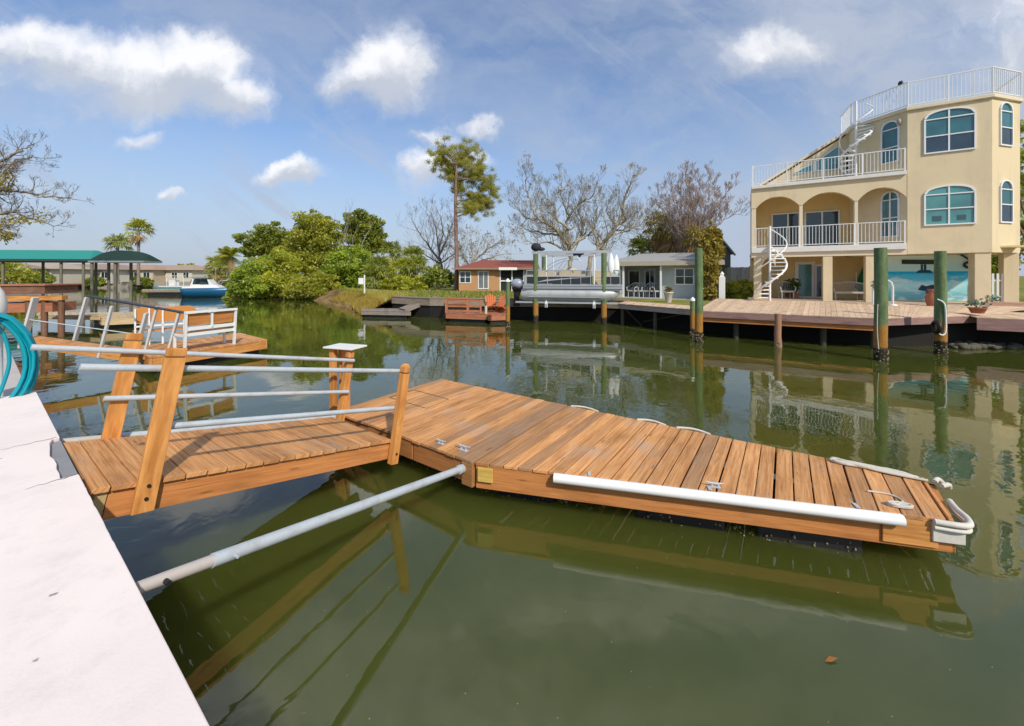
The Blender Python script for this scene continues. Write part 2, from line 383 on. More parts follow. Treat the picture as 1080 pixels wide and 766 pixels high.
b = MB(); rr = random.Random(3)
for i in range(2, 4):
    p, q = V(*bk[i - 1], 0), V(*bk[i], 0)
    for k in range(9000):
        f = rr.random(); g = rr.random(); A = p.lerp(q, f) + off[i].lerp(off[i], f) * (g * 1.4 - .55)
        z = GZ - .05 if g < .42 else GZ - (g - .42) * 1.9
        h = rr.uniform(.14, .40) * (1.15 if g > .45 else .6); a = rr.random() * 6.28; wd = V(math.cos(a), math.sin(a), 0) * .035; ln = V(rr.uniform(-.15, .15), rr.uniform(-.15, .15), h)
        b.tone = rr.random() * .6 + (0.05 if g > .62 else .4); q0 = A + V(0, 0, max(z, .05)); b.poly([q0 - wd, q0 + wd, q0 + ln])
tag(b.build('marsh_grass', MARSH), kind='stuff')
LAWN = leafm('grass_blades', (.16, .20, .035), (.36, .34, .07), .3)
b = MB()
for k in range(5200):
    u = rr.uniform(340, 560); d = rr.uniform(24, 36); x = (u - CX) / FPX * d
    if d < 25.5 and x < -7 or x < -10 - (d - 29) * .9: continue
    h = rr.uniform(.06, .22); a = rr.random() * 6.28; wd = V(math.cos(a), math.sin(a), 0) * .05; q0 = V(x, d, GZ)
    b.tone = rr.random(); b.poly([q0 - wd, q0 + wd, q0 + V(rr.uniform(-.06, .06), rr.uniform(-.06, .06), h)])
tag(b.build('tall_grass', LAWN), kind='stuff')

# ------------------------------------------------------------------ our seawall
def cap_fn(t):
    oc = objc(t); o = t.noise(oc, 1.1, 5, .6); f = t.noise(oc, 90, 3, .6); sp_ = t.n('ShaderNodeTexVoronoi'); t.put(sp_.inputs['Vector'], t.vm('ADD', oc, t.vm('MULTIPLY', t.noise(oc, 20, 2, col=True), (.05, .05, .05)))); sp_.inputs['Scale'].default_value = 5
    gr = t.noise(oc, 3.0, 2)
    col = t.mix(t.ss(o, .35, .7), (.88, .77, .71), (.81, .71, .655)); col = t.mix(t.m('MULTIPLY', t.ss(t.noise(oc, 4, 8, .75), .48, .72), .30), col, (.55, .50, .48))
    spots = t.m('MULTIPLY', t.ss(sp_.outputs['Distance'], .075, .035), t.ss(gr, .47, .53))
    col = t.mix(t.m('MULTIPLY', spots, .75), col, (.16, .11, .09))
    return pb(t, col, .75, spec=.25, bump=t.m('ADD', f, t.m('MULTIPLY', o, 2)), bs=.25, bd=.004)
CAP = mat('painted_cap', cap_fn)
sw_t = thing('concrete_seawall', 'grey concrete seawall under a smooth pinkish white painted cap in the near left corner', 'seawall', sw(0, 0, 0))
CZ = 1.10
b = MB(); b.prism([(p.x, p.y) for p in (sw(-8, -.06), sw(60, -.06), sw(60, -.5), sw(-8, -.5))][::-1], -2.2, CZ - .26); b.build('wall_face', CONC, sw_t)
KE = 3.70; n0, n1, nd = .38, 1.46, .085                         # end of the painted cap; the notch where the gangway is hinged
b = MB(); outl = [sw(-6, 0)]; rr = random.Random(19); k = -1.4
while k < n0 - .12: outl.append(sw(k, rr.choice((0, 0, 0, -.001, -.002, -.0035, -.009 if rr.random() < .3 else 0)))); k += rr.uniform(.03, .11)
outl += [sw(n0, 0), sw(n0, -.005), sw(n0 + .015, -nd)]
for k in range(1, 9): outl.append(sw(n0 + .015 + (n1 - n0 - .03) * k / 9, -nd + (.0, .006, .002, .012, .009, -.004, .004, .014, .02)[k]))
outl += [sw(n1 - .015, -nd + .045), sw(n1, 0), sw(KE, 0), sw(KE, -.85), sw(-6, -.85)]
b.prism([(p.x, p.y) for p in outl][::-1], CZ - .24, CZ); b.build('painted_cap', CAP, sw_t, .012)
b = MB(); b.prism([(p.x, p.y) for p in (sw(n0 + .02, .004), sw(n1 - .02, .004), sw(n1 - .02, -.3), sw(n0 + .02, -.3))][::-1], CZ - .27, CZ - .03); b.build('hinge_plate', paint('grey_plate', (.27, .27, .275), .6, .25), sw_t)
b = MB(); b.prism([(p.x, p.y) for p in (sw(KE + .01, -.03), sw(60, -.03), sw(60, -.7), sw(KE + .01, -.7))][::-1], CZ - .30, CZ - .075); b.build('neighbour_cap', paint('worn_cap', (.50, .46, .42), .85, .35), sw_t, .01)
for (k, l, a) in ((n0, .22, .10), (n1, .30, .13)):
    b = MB(); pts = [sw(k, -nd * .2 - l * i / 8, CZ + .0015) + sv_s * (.012 * math.sin(i * 2.2 + k)) for i in range(9)]
    for i in range(8):
        wdt = .005 * (1 - i / 9) + .001; b.poly([pts[i] - sv_s * wdt, pts[i + 1] - sv_s * wdt, pts[i + 1] + sv_s * wdt, pts[i] + sv_s * wdt])
    b.build('crack', paint('crack', (.16, .13, .12), .9, .2), sw_t)

# ------------------------------------------------------------------ gangway (ramp)
N0 = V(-2.87, 2.64, 1.045); rt = V(.575, .818, 0).normalized(); rl = V(-rt.y, rt.x, 0); RL, RW = 2.56, 1.27
DROP = .53; ru = (rt * RL - V(0, 0, DROP)).normalized(); rn = rl.cross(ru) * -1; rn = rn if rn.z > 0 else -rn
def rp(a, l, h=0): return N0 + ru * a + rl * l + rn * h        # a along the ramp, l across (0 = near side), h above its boards
gw = thing('gangway', 'orange stained wooden gangway with grey pipe handrails sloping from the white cap to the float', 'gangway', N0)
b = MB(); a = 0.0; i = 0; rr = random.Random(5)
while a < RL - .05:
    wd = .142 if i else .10
    if a + wd > RL: wd = RL - a
    b.tone = rr.uniform(.82, 1.1); hz = rr.uniform(-.002, .002)
    b.hexa([rp(a, -.015, -.036 + hz), rp(a + wd - .011, -.015, -.036 + hz), rp(a + wd - .011, RW, -.036 + hz), rp(a, RW, -.036 + hz), rp(a, -.015, hz), rp(a + wd - .008, -.015, hz), rp(a + wd - .008, RW, hz), rp(a, RW, hz)], None, rl)
    a += wd; i += 1
b.build('deck_boards', DECK, gw, .003)
for l in (.02, RW - .06, RW / 2):
    b = MB(); b.hexa([rp(.10, l, -.235), rp(RL - .02, l, -.235), rp(RL - .02, l + .042, -.235), rp(.10, l + .042, -.235), rp(.10, l, -.038), rp(RL - .02, l, -.038), rp(RL - .02, l + .042, -.038), rp(.10, l + .042, -.038)], None, ru); b.build('side_beam' if l != RW / 2 else 'middle_beam', FASC, gw, .004)
b = MB(); b.hexa([rp(.03, .02, -.235), rp(.095, .02, -.235), rp(.095, RW - .02, -.235), rp(.03, RW - .02, -.235), rp(.03, .02, -.038), rp(.095, .02, -.038), rp(.095, RW - .02, -.038), rp(.03, RW - .02, -.038)], None, rl); b.build('end_beam', ENDW, gw, .004)
b = MB(); b.box(Fr((0, 0, 0), 0), 0, 0, 0, 0, 0, 0) if False else None
for l0 in (.40, .80):
    b.hexa([rp(.1, l0, -.11), rp(RL, l0, -.11), rp(RL, l0 + .04, -.11), rp(.1, l0 + .04, -.11), rp(.1, l0, -.038), rp(RL, l0, -.038), rp(RL, l0 + .04, -.038), rp(.1, l0 + .04, -.038)], None, ru)
b.build('inner_joist', FASC, gw)
PL = (rn * .93 + V(0, 0, .07) + ru * -.02).normalized()
posts = {}
for key, a, l, wa, wb, h0, h1 in (('ns', .29, -.035, .128, .042, -.215, .97), ('fs', .30, RW + .022, .128, .042, -.24, .97), ('ne', RL - .02, -.055, .095, .085, -.27, .88), ('fe', RL + .10, RW + .045, .095, .085, -.12, .90)):
    p0 = rp(a, l) + PL * h0; p1 = rp(a, l) + PL * h1; b = MB(); b.tone = 1.0
    if key in ('ns', 'fs'):
        b.beam(p0, p1 - PL * .075, wb, wa, ru); b.beam(p1 - PL * .062, p1, wb, wa * .97, ru); b.beam(p1 - PL * .076, p1 - PL * .06, wb * .8, wa * .86, ru, .45)
    else:
        b.beam(p0, p1 - PL * .10, wb, wa, ru); b.beam(p1 - PL * .10, p1 - PL * .085, wb * .8, wa * .8, ru, .35); b.beam(p1 - PL * .085, p1 - PL * .02, wb * .97, wa * .97, ru)
        t0, t1 = p1 - PL * .02, p1 + PL * .02; x = PL.cross(ru).normalized(); y = ru
        b.hexa([t0 + x * wb * s1 * .48 + y * wa * s2 * .48 for s1, s2 in ((-1, -1), (1, -1), (1, 1), (-1, 1))] + [t1 + x * wb * s1 * .26 + y * wa * s2 * .26 for s1, s2 in ((-1, -1), (1, -1), (1, 1), (-1, 1))])
    po = b.build('post', POST, gw, .005); posts[key] = (p0, p1)
    if key in ('ns', 'ne'):
        o = -rl
        for q in (.10, .19) if key == 'ns' else (.12,):
            m = MB(); c = p0 + PL * q + o * (wb / 2 + .001); m.tube([c, c + o * .012], .012, 8); m.build('bolt', BLACK, po)
for (s_, e_, h, ext) in (('ns', 'ne', .80, .42), ('ns', 'ne', .36, -.05), ('fs', 'fe', .80, .55), ('fs', 'fe', .36, .03)):
    l = .02 if s_ == 'ns' else RW - .03
    b = MB(); b.tube([rp(.20 - ext, l, h + .01), rp(RL - .02 + (.12 if s_ == 'fs' else 0), l, h - (.02 if s_ == 'fs' else 0))], .025, 12); b.build('handrail', GALV, gw)

# ------------------------------------------------------------------ the float: wide landing and tapering finger
FZ = .47
J0, J1 = V(-.41, 4.235, 0), V(.865, 6.045, 0)                  # joint, near and far end
Lf, Lc = V(-1.43, 7.62, 0), V(-2.50, 6.0, 0)                   # far left corner, left corner at the gangway foot
E0, E1 = V(3.70, 3.225, 0), V(4.19, 3.83, 0)                   # outer end
fd = thing('floating_dock', 'orange brown plank float widening to a landing at the gangway foot, tapering finger reaching right', 'floating dock', (J0.x, J0.y, 0))
ft = (J1 - J0).normalized(); fs = V(ft.y, -ft.x, 0)            # boards run along ft; fs steps to the right
def cut(s, A, Bp):                                             # where the line A-B crosses the board line at step s
    da = (A - J0).dot(fs); db = (Bp - J0).dot(fs); k = (s - da) / (db - da); return A + (Bp - A) * k
def planks(A0, A1, B0, B1, s0, s1, wd, gap, seed, name, over=.02):
    r_ = random.Random(seed); b = MB(); s = s0
    while s < s1 - .02:
        e = min(s + wd - gap * r_.uniform(.6, 1.5), s1); z = FZ + r_.uniform(-.0025, .0025)
        a, c, d, f = cut(s, A0, A1) - ft * over, cut(e, A0, A1) - ft * over, cut(e, B0, B1) + ft * over, cut(s, B0, B1) + ft * over
        j0, j1 = r_.uniform(-.008, .008), r_.uniform(-.008, .008)
        q = [a + ft * j0, c + ft * j0, d + ft * j1, f + ft * j1]
        b.tone = r_.choice((1., 1.05, .97, 1.1, 1.12, .93, .9, .96, .76)) * r_.uniform(.93, 1.06)
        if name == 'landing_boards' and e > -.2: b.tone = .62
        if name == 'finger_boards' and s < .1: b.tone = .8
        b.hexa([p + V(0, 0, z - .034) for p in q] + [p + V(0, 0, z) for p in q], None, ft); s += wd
        for f in (.045, .36, .64, .955):
            for g in (.22, .78):
                c = q[0].lerp(q[1], g).lerp(q[3].lerp(q[2], g), f) + V(r_.uniform(-.006, .006), r_.uniform(-.006, .006), z + .0008); SC.poly([c + V(.0048 * math.cos(k * 1.05), .0048 * math.sin(k * 1.05), 0) for k in range(6)])
    return b.build(name, DECK, fd, .004)
SC = MB()
sL = (Lf - J0).dot(fs); sLc = (Lc - J0).dot(fs); sE = min((E0 - J0).dot(fs), (E1 - J0).dot(fs))
Ld = J0 - fs * 2.62
planks(J0, Ld, J1, Lf, sL + .03, -.015, .146, .008, 11, 'landing_boards')
planks(J0, E0, J1, E1, .02, sE - .02, .149, .014, 12, 'finger_boards')
HL_ = [at(u, v, FZ) + V(0, 0, .004) for u, v in ((411, 419.5), (450, 431), (473, 421.5), (437, 411.5))]   # the seam of a hatch sawn into the landing
b = MB()
for i in range(4):
    A, D = HL_[i], HL_[(i + 1) % 4]; d = (D - A).normalized(); x = V(-d.y, d.x, 0) * .006; b.poly([A - x, D - x, D + x, A + x])
b.build('hatch_seam', paint('seam', (.05, .03, .02), .9, .2), fd)
def fbeam(A, Bp, z0, z1, th, name, m_, tn=1.0, inset=0):
    d = (Bp - A).normalized(); nrm = V(-d.y, d.x, 0); b = MB(); b.tone = tn
    A2, B2 = A + nrm * inset, Bp + nrm * inset
    b.hexa([p + V(0, 0, z0) for p in (A2, B2, B2 + nrm * th, A2 + nrm * th)] + [p + V(0, 0, z1) for p in (A2, B2, B2 + nrm * th, A2 + nrm * th)], tn, d); return b.build(name, m_, fd, .005)
tag(SC.build('screw_heads', paint('rusty_screw', (.06, .035, .025), .6, .3), fd), kind='stuff')
z0, z1 = FZ - .285, FZ - .036
P1 = J0 - fs * 1.02
fbeam(P1 + fs * .02, J0 - fs * .17, z0 + .02, z1, .05, 'fascia', FASC, .8)
fbeam(J0 - fs * .165, J0 - fs * .01, z0, z1, .08, 'fascia', POST, .62, -.03)
fbeam(J0 + fs * .02, E0 - (E0 - J0).normalized() * .02, z0, z1, .05, 'fascia', FASC, 1.0)
fbeam(J0 - fs * 2.62, P1, z0 + .02, z1, .05, 'fascia', FASC, .8)
fbeam(E0, E1, z0, z1, .05, 'fascia', FASC, 1.0); fbeam(E1, J1, z0, z1, .05, 'fascia', FASC, .9); fbeam(J1, Lf, z0, z1, .05, 'fascia', FASC, .9); fbeam(Lf, Lc, z0, z1, .05, 'fascia', FASC, .9)
dn = (E0 - J0).normalized()
fbeam(J0 + fs * .05, J0 + fs * .05 + dn * .17, z1 - .16, z1 - .01, .02, 'end_block', wood('yellow_block', (.58, .37, .07), (.72, .5, .14), .1), 1.0, -.022)
fbeam(E0 - dn * .52, E0 - dn * .13, z0 + .03, z1 + .03, .02, 'patch_board', POST, .95, -.021)
FLOATB = paint('black_float', (.014, .014, .015), .45, .35, dcol=(.06, .05, .035))
for (A, Bp, f0, f1) in ((J0, J1, -2.3, -1.55), (J0, J1, -.95, -.15), (J0, J1, .1, .7), (J0, J1, 1.5, 2.3), (J0, J1, 2.55, 3.35)):
    pn, pf = [], []
    for s in (f0, f1):
        n_ = cut(s, J0, E0 if s > 0 else Ld); f_ = cut(s, J1, E1 if s > 0 else Lf); pn.append(n_.lerp(f_, .12)); pf.append(n_.lerp(f_, .88))
    b = MB(); b.prism([(p.x, p.y) for p in (pn[0], pn[1], pf[1], pf[0])], -.25, FZ - .29); b.build('float_drum', FLOATB, fd, .03)
b = MB(); rr = random.Random(8)                                # barnacles on the floats at the waterline
for k in range(150):
    s = rr.uniform(-2.3, 3.3); n_ = cut(s, J0, E0 if s > 0 else Ld); f_ = cut(s, J1, E1 if s > 0 else Lf); p = n_.lerp(f_, .12 + rr.uniform(-.02, .01)); p.z = rr.uniform(-.01, .07) * (1 if rr.random() < .8 else 1.7); b.tone = rr.uniform(.4, 1.1)
    b.ball(p, rr.uniform(.006, .016), 5, 3)
tag(b.build('barnacles', paint('barnacle', (.30, .24, .14), .9, .4), fd), kind='stuff')
b = MB(); q0 = E0 - dn * .40; q1 = J0 + fs * .02 + dn * .86    # white pipe bumper along the finger
nn = V(dn.y, -dn.x, 0)
b.tube([q1 + nn * .055 + V(0, 0, FZ - .04), q0 + nn * .055 + V(0, 0, FZ - .035)], .047, 14); pipe = b.build('bumper_pipe', PVC, fd)
for f in (.12, .5, .9):
    b = MB(); c = q1.lerp(q0, f) + nn * .02 + V(0, 0, FZ + .010); b.beam(c, c - nn * .07, .03, .005); b.build('pipe_strap', GALV, pipe)
def ropepath(b, pts, r=.013, k=5): b.tube(smooth(pts, k), r, 6)
def smooth(pts, k=5):
    pts = [Vector(p) for p in pts]; o = []
    for i in range(len(pts) - 1):
        p0, p1, p2, p3 = pts[max(i - 1, 0)], pts[i], pts[i + 1], pts[min(i + 2, len(pts) - 1)]
        for j in range(k):
            t = j / k; o.append(.5 * ((2 * p1) + (p2 - p0) * t + (2 * p0 - 5 * p1 + 4 * p2 - p3) * t * t + (3 * p1 - p0 - 3 * p2 + p3) * t ** 3))
    return o + [pts[-1]]
CUSH = paint('cream_bumper', (.66, .62, .54), .6, .35, sc=9)
# soft corner bumper at the outer near corner
b = MB(); e_d = (E1 - E0).normalized(); cN = E0 - dn * .02 - e_d * .02
for (zz, ro) in ((FZ - .015, .024), (FZ - .065, .016)):
    b.tube(smooth([cN - dn * .15 + nn * .03 + V(0, 0, zz), cN + nn * .04 + dn * .06 + V(0, 0, zz), cN + e_d * .08 + dn * .115 + V(0, 0, zz), cN + e_d * .24 + dn * .075 + V(0, 0, zz), cN + e_d * .40 + dn * .055 + V(0, 0, zz)], 6), ro, 8)
b.hexa([cN - dn * .15 + nn * .02 + V(0, 0, FZ - .19), cN + dn * .07 + nn * .02 + V(0, 0, FZ - .19), cN + dn * .07 - nn * .02 + V(0, 0, FZ - .19), cN - dn * .15 - nn * .02 + V(0, 0, FZ - .19),
        cN - dn * .15 + nn * .02 + V(0, 0, FZ - .03), cN + dn * .07 + nn * .02 + V(0, 0, FZ - .03), cN + dn * .07 - nn * .02 + V(0, 0, FZ - .03), cN - dn * .15 - nn * .02 + V(0, 0, FZ - .03)])
b.build('corner_bumper', CUSH, fd, .006)
b = MB(); f_d = (J1 - E1).normalized()
for (f0, f1, r) in ((.50, .60, .016), (.635, .73, .016), (.875, .985, .015)):
    pts = []; b = MB()
    for k in range(6):
        f = f0 + (f1 - f0) * k / 5; p = E1.lerp(J1, f) + V(0, 0, FZ + .012 * math.sin(k / 5 * math.pi)); pts.append(p + V(.02, .03, 0) * math.sin(k / 5 * math.pi) + V(.006, .012, 0))
    b.tube(smooth(pts, 4), r, 7); b.build('edge_bumper', CUSH, fd)
def cleat(p, ax, s=1.0):
    b = MB(); p = Vector(p); ax = ax.normalized()
    for q in (-.035, .035): b.tube([p + ax * q * s, p + ax * q * s + V(0, 0, .04 * s)], .011 * s, 6)
    b.tube([p - ax * .10 * s + V(0, 0, .055 * s), p - ax * .04 * s + V(0, 0, .045 * s), p + ax * .04 * s + V(0, 0, .045 * s), p + ax * .10 * s + V(0, 0, .055 * s)], [.007 * s, .012 * s, .012 * s, .007 * s], 8)
    b.beam(p - ax * .06 * s + V(0, 0, .004), p + ax * .06 * s + V(0, 0, .004), .05 * s, .008); return b.build('cleat', GALV, fd)
cleat(J0 - fs * .28 + ft * .13 + V(0, 0, FZ + .002), fs); cleat(J0 - fs * .62 + ft * .10 + V(0, 0, FZ + .002), fs, .8); cleat(q1.lerp(q0, .52) - nn * .06 + V(0, 0, FZ + .002), dn, .8); cleat(E0 - dn * .33 - nn * .09 + V(0, 0, FZ + .002), dn, .6)
# rope heaped along the outer far corner
rope = thing('dock_line', 'faded cream rope heaped along the far corner of the tapering finger', 'rope', (E1.x, E1.y, FZ))
b = MB(); rr = random.Random(4); pts = []
for k in range(34):
    f = .02 + .18 * abs(math.sin(k * .55)); p = E1.lerp(J1, f) - V(0.03, .06, 0) + V(rr.uniform(-.03, .03), rr.uniform(-.03, .05), FZ + .014 + .02 * rr.random()); pts.append(p)
b.tube(smooth(pts, 4), .0135, 6)
pts = [E1 + V(-.06, -.05, FZ + .015), E1 + V(.02, -.01, FZ + .02), E1 + V(.045, -.07, FZ - .03), E1 + V(.02, -.10, FZ + .015), E1 + V(-.07, -.12, FZ + .015)]; b.tube(smooth(pts, 6), .022, 7)
b.build('coils', ROPE, rope)
rp2 = thing('mooring_line', 'thin greyish rope wound round the end cleat beside the white pipe bumper', 'rope', (E0.x - .3, E0.y, FZ))
b = MB(); c = E0 - dn * .33 - nn * .09
pts = []
for k in range(22):
    a = k * 1.1; pts.append(c + dn * (.09 * math.cos(a)) - nn * (.03 * math.sin(a)) + V(0, 0, FZ + .012 + .001 * k))
pts += [c - nn * .1 + dn * .08 + V(0, 0, FZ + .01), c - nn * .2 + dn * .04 + V(0, 0, FZ + .01), c - nn * .22 - dn * .12 + V(0, 0, FZ + .01)]
b.tube(smooth(pts, 3), .009, 6); b.build('strand', ROPE, rp2)
# standoff poles
def pole(name, label, a, c, flat):
    a, c = Vector(a), Vector(c); o = thing(name, label, 'standoff pole', a); d = (c - a).normalized()
    b = MB(); b.tube([a + d * .30, c - d * .05], .036, 14); b.build('tube', GALV, o)
    b = MB(); b.tube([a - d * .02, a + d * .12, a + d * .315], [.028, .030, .031], 12); x = V(-d.y, d.x, 0).normalized(); e = b.build('end_fitting', paint('bleached_fitting', (.55, .49, .44), .6, .35, .2), o)
    for q, r in ((.08, .012), (.40, .009)): b = MB(); b.tube([a + d * q - x * .062, a + d * q + x * .062], r, 8); b.build('pin', BLACK if flat and q < .2 else GALV, o)
    b = MB(); b.tube([c - d * .07, c], .048, 12); b.build('collar', GALV, o)
    return o
pole('standoff_pole', 'thick grey pipe slanting low over the near water from the white cap to the float', (-1.75, 1.83, 1.03), J0 - fs * .15 - ft * .03 + V(0, 0, .36), True)
pole('standoff_pole', 'grey pipe running behind the gangway from the seawall to the float', (-4.05, 3.50, 1.0), Lc + fs * .18 + V(0, 0, .38) - ft * .05, False)

# fish cleaning table at the gangway foot
tb_o = V(-2.50, 5.80, FZ); tb = thing('cleaning_table', 'narrow white topped fish cleaning table on orange legs at the gangway foot', 'table', tb_o, R(-18)); TF = Fr(tb_o, R(-18))
b = MB(); b.box(TF, -.26, .26, -.17, .17, .955, .98); b.build('table_top', paint('white_board', (.80, .79, .74), .35, .15), tb, .006)
for (x, y) in ((-.15, -.08), (-.13, .10), (.02, .0)):
    b = MB(); b.box(TF, x - .04, x + .04, y - .04, y + .04, 0, .953); b.build('leg', POST, tb, .006)
b = MB(); b.box(TF, -.105, -.022, -.02, .02, .80, .92); b.build('brace', FASC, tb)
lf = MB(); p = at(876, 697, 0) + V(0, 0, .006)
lf.tone = .6; lf.poly([p + V(-.045, -.01, 0), p + V(-.01, -.018, .004), p + V(.05, .0, .012), p + V(.005, .02, .006)]); lfo = lf.build('leaf', paint('dry_leaf', (.55, .2, .04), .6, .3)); tag(lfo, 'dry orange leaf floating alone on the near green water', 'leaf')
b = MB(); rr = random.Random(77)
for k in range(46):
    p = at(rr.uniform(300, 1060), rr.uniform(540, 762), 0) + V(0, 0, .003); r = rr.uniform(.0015, .005); a = rr.random() * 6; b.poly([p + V(math.cos(a + i * 1.57) * r, math.sin(a + i * 1.57) * r * .7, 0) for i in range(4)])
tag(b.build('floating_debris', paint('debris', (.5, .48, .38), .8, .3)), kind='stuff')

# hose on its white pedestal
pd = V(-6.08, 4.50, CZ - .075); ped = thing('dock_pedestal', 'slim white utility pedestal with a domed top behind the hose', 'pedestal', pd)
b = MB(); b.lathe(pd, [(.13, 0), (.13, .03), (.10, .05), (.10, 1.02), (.105, 1.03)], 16); b.build('column', PVC, ped)
b = MB(); b.lathe(pd + V(0, 0, 1.03), [(.125, 0), (.135, .05), (.13, .16), (.11, .25), (.07, .33), (.02, .37)], 16); b.build('dome', paint('warm_white', (.82, .78, .72), .4, .1), ped)
hd = V(.80, -.60, 0).normalized(); hx = V(hd.y, -hd.x, 0) * -1
b = MB(); hp = pd + hd * .10 + V(0, 0, .96); b.tube([hp, hp + hd * .24], .035, 8); b.beam(hp + hd * .24 - V(0, 0, .06), hp + hd * .24 + V(0, 0, .10), .10, .02, hd); b.build('hose_hanger', GREYM, ped)
def hose_fn(t):
    o = t.noise(objc(t), 3, 3); return pb(t, t.mix(o, (.0, .24, .32), (.0, .36, .44)), .3, spec=.6)
hs = thing('garden_hose', 'teal garden hose coiled on the white pedestal at the left edge', 'hose', hp)
b = MB(); rr = random.Random(6); pts = []; T_ = 17; n = 26
for k in range(T_ * n):
    a = 2 * math.pi * k / n; c = k // n; wob_ = math.sin(c * 2.7) * .04 + .015 * math.sin(a * 2 + c)
    pts.append(hp + hd * (.055 + .022 * (c % 6) + .01 * math.sin(a + c)) + hx * ((.27 + wob_ + .012 * (c % 5)) * math.sin(a)) + V(0, 0, -.50 + (.54 + wob_ * .9) * math.cos(a) + (.02 if math.cos(a) > .8 else 0)))
b.tube(pts, .0175, 8); pts2 = [pts[-1] + V(0, 0, 0), pts[-1] + hx * .14 + V(0, 0, -.12), pts[-1] + hx * .2 + V(0, 0, -.5), pts[-1] + hx * .12 + V(0, 0, -.9)]
b.tube(smooth(pts2, 6), .0175, 8); b.build('coil', mat('teal_hose', hose_fn), hs)
# ------------------------------------------------------------------ the cream three storey house on the right
PADZ, Z1, Z2, ZR = 1.30, 3.95, 7.16, 9.98
def zv(p, v): return HC + (YH - v) / FPX * p.y
hs_t = thing('canal_house', 'cream three storey stucco house with arched balconies and a white railed roof terrace', 'house', B(0, 0, 0), ANG)
XL, XB, XR = 4.33, 5.9, 8.42
FL, FRt = Fr(B(XL, 1.51, 0), ANG + math.atan2(-1.51, XB - XL)), Fr(B(XR, 0, 0), ANG + R(45)); FF = Fr(B(XB, 0, 0), ANG)
RWID = 1.78; LWID = math.hypot(XB - XL, 1.51)
rc = B.o + B.e * 0; xr2, yr2 = XR + RWID * math.cos(R(45)), RWID * math.sin(R(45))
b = MB(); b.prism([(p.x, p.y) for p in (B(XB, 0, 0), B(XR, 0, 0), B(xr2, yr2, 0), B(xr2, 9, 0), B(XL, 9, 0), B(XL, 1.51, 0))], Z1 - .48, ZR - .16); b.build('bay_wall', STUC, hs_t)
b = MB(); o = .09
b.prism([(p.x, p.y) for p in (B(XB - .05, -o, 0), B(XR + .04, -o, 0), B(xr2 + o, yr2 - .03, 0), B(xr2 + o, 9.1, 0), B(XL - .25, 9.1, 0), B(XL - .1, 1.46, 0))], ZR - .158, ZR); b.build('roof_cornice', STUCL, hs_t, .02)
# balconies: slabs, arch band, columns
us = (793.5, 797.3, 843, 846.6, 901.3, 905)
XA = [B.hit(u) for u in us]
b = MB(); b.box(B, 0, XB - .05, -.10, 2.3, Z1 - .27, Z1); b.build('balcony_slab', paint('slab_white', (.74, .71, .66), .6, .2), hs_t, .015)
b = MB(); b.box(B, 0, XB - .02, 0, .30, Z1 - .50, Z1 - .272); b.box(B, 0, .25, .302, 3.2, Z1 - .5, Z1 - .272); b.build('ground_beam', STUCL, hs_t)
b = MB(); b.box(B, 0, XB - .05, -.12, 2.3, Z2 - .16, Z2); b.build('terrace_slab', paint('slab_white', (.74, .71, .66)), hs_t, .015)
b = MB(); b.box(B, 0, XB, .02, 2.3, Z2 - .30, Z2 - .162); b.build('ceiling', STUCI, hs_t)
ZS, RISE, ZT = 6.00, .52, Z2 - .162
def arch_band(b, fr, x0, x1, zs, rise, zt, y0, y1, n=16):
    pr = None
    for i in range(n + 1):
        f = i / n; x = x0 + (x1 - x0) * f; z = zs + rise * (1 - abs(2 * f - 1) ** 2.3)
        if pr:
            b.hexa([fr(pr[0], y0, pr[1]), fr(x, y0, z), fr(x, y1, z), fr(pr[0], y1, pr[1]), fr(pr[0], y0, zt), fr(x, y0, zt), fr(x, y1, zt), fr(pr[0], y1, zt)], 1.0)
        pr = (x, z)
b = MB()
for x0, x1 in ((XA[1], XA[2]), (XA[3], XA[4]), (XA[5], XB - .03)): arch_band(b, B, x0, x1, ZS, RISE, ZT, 0, .22)
for x0, x1 in ((0, XA[1]), (XA[2], XA[3]), (XA[4], XA[5])): b.box(B, x0, x1, 0, .22, ZS, ZT)
b.build('arcade', STUC, hs_t)
for x0, x1 in ((0, XA[1]), (XA[2], XA[3]), (XA[4], XA[5])):
    b = MB(); b.box(B, x0, x1, .02, .20, Z1, ZS); b.build('column', STUCL, hs_t, .01)
b = MB(); b.box(B, .0, XL + .02, 2.3, 2.5, Z1 - .26, Z2); b.box(B, 0, .18, .5, 2.3, Z1, ZT - .14); b.build('back_wall', STUCI, hs_t)
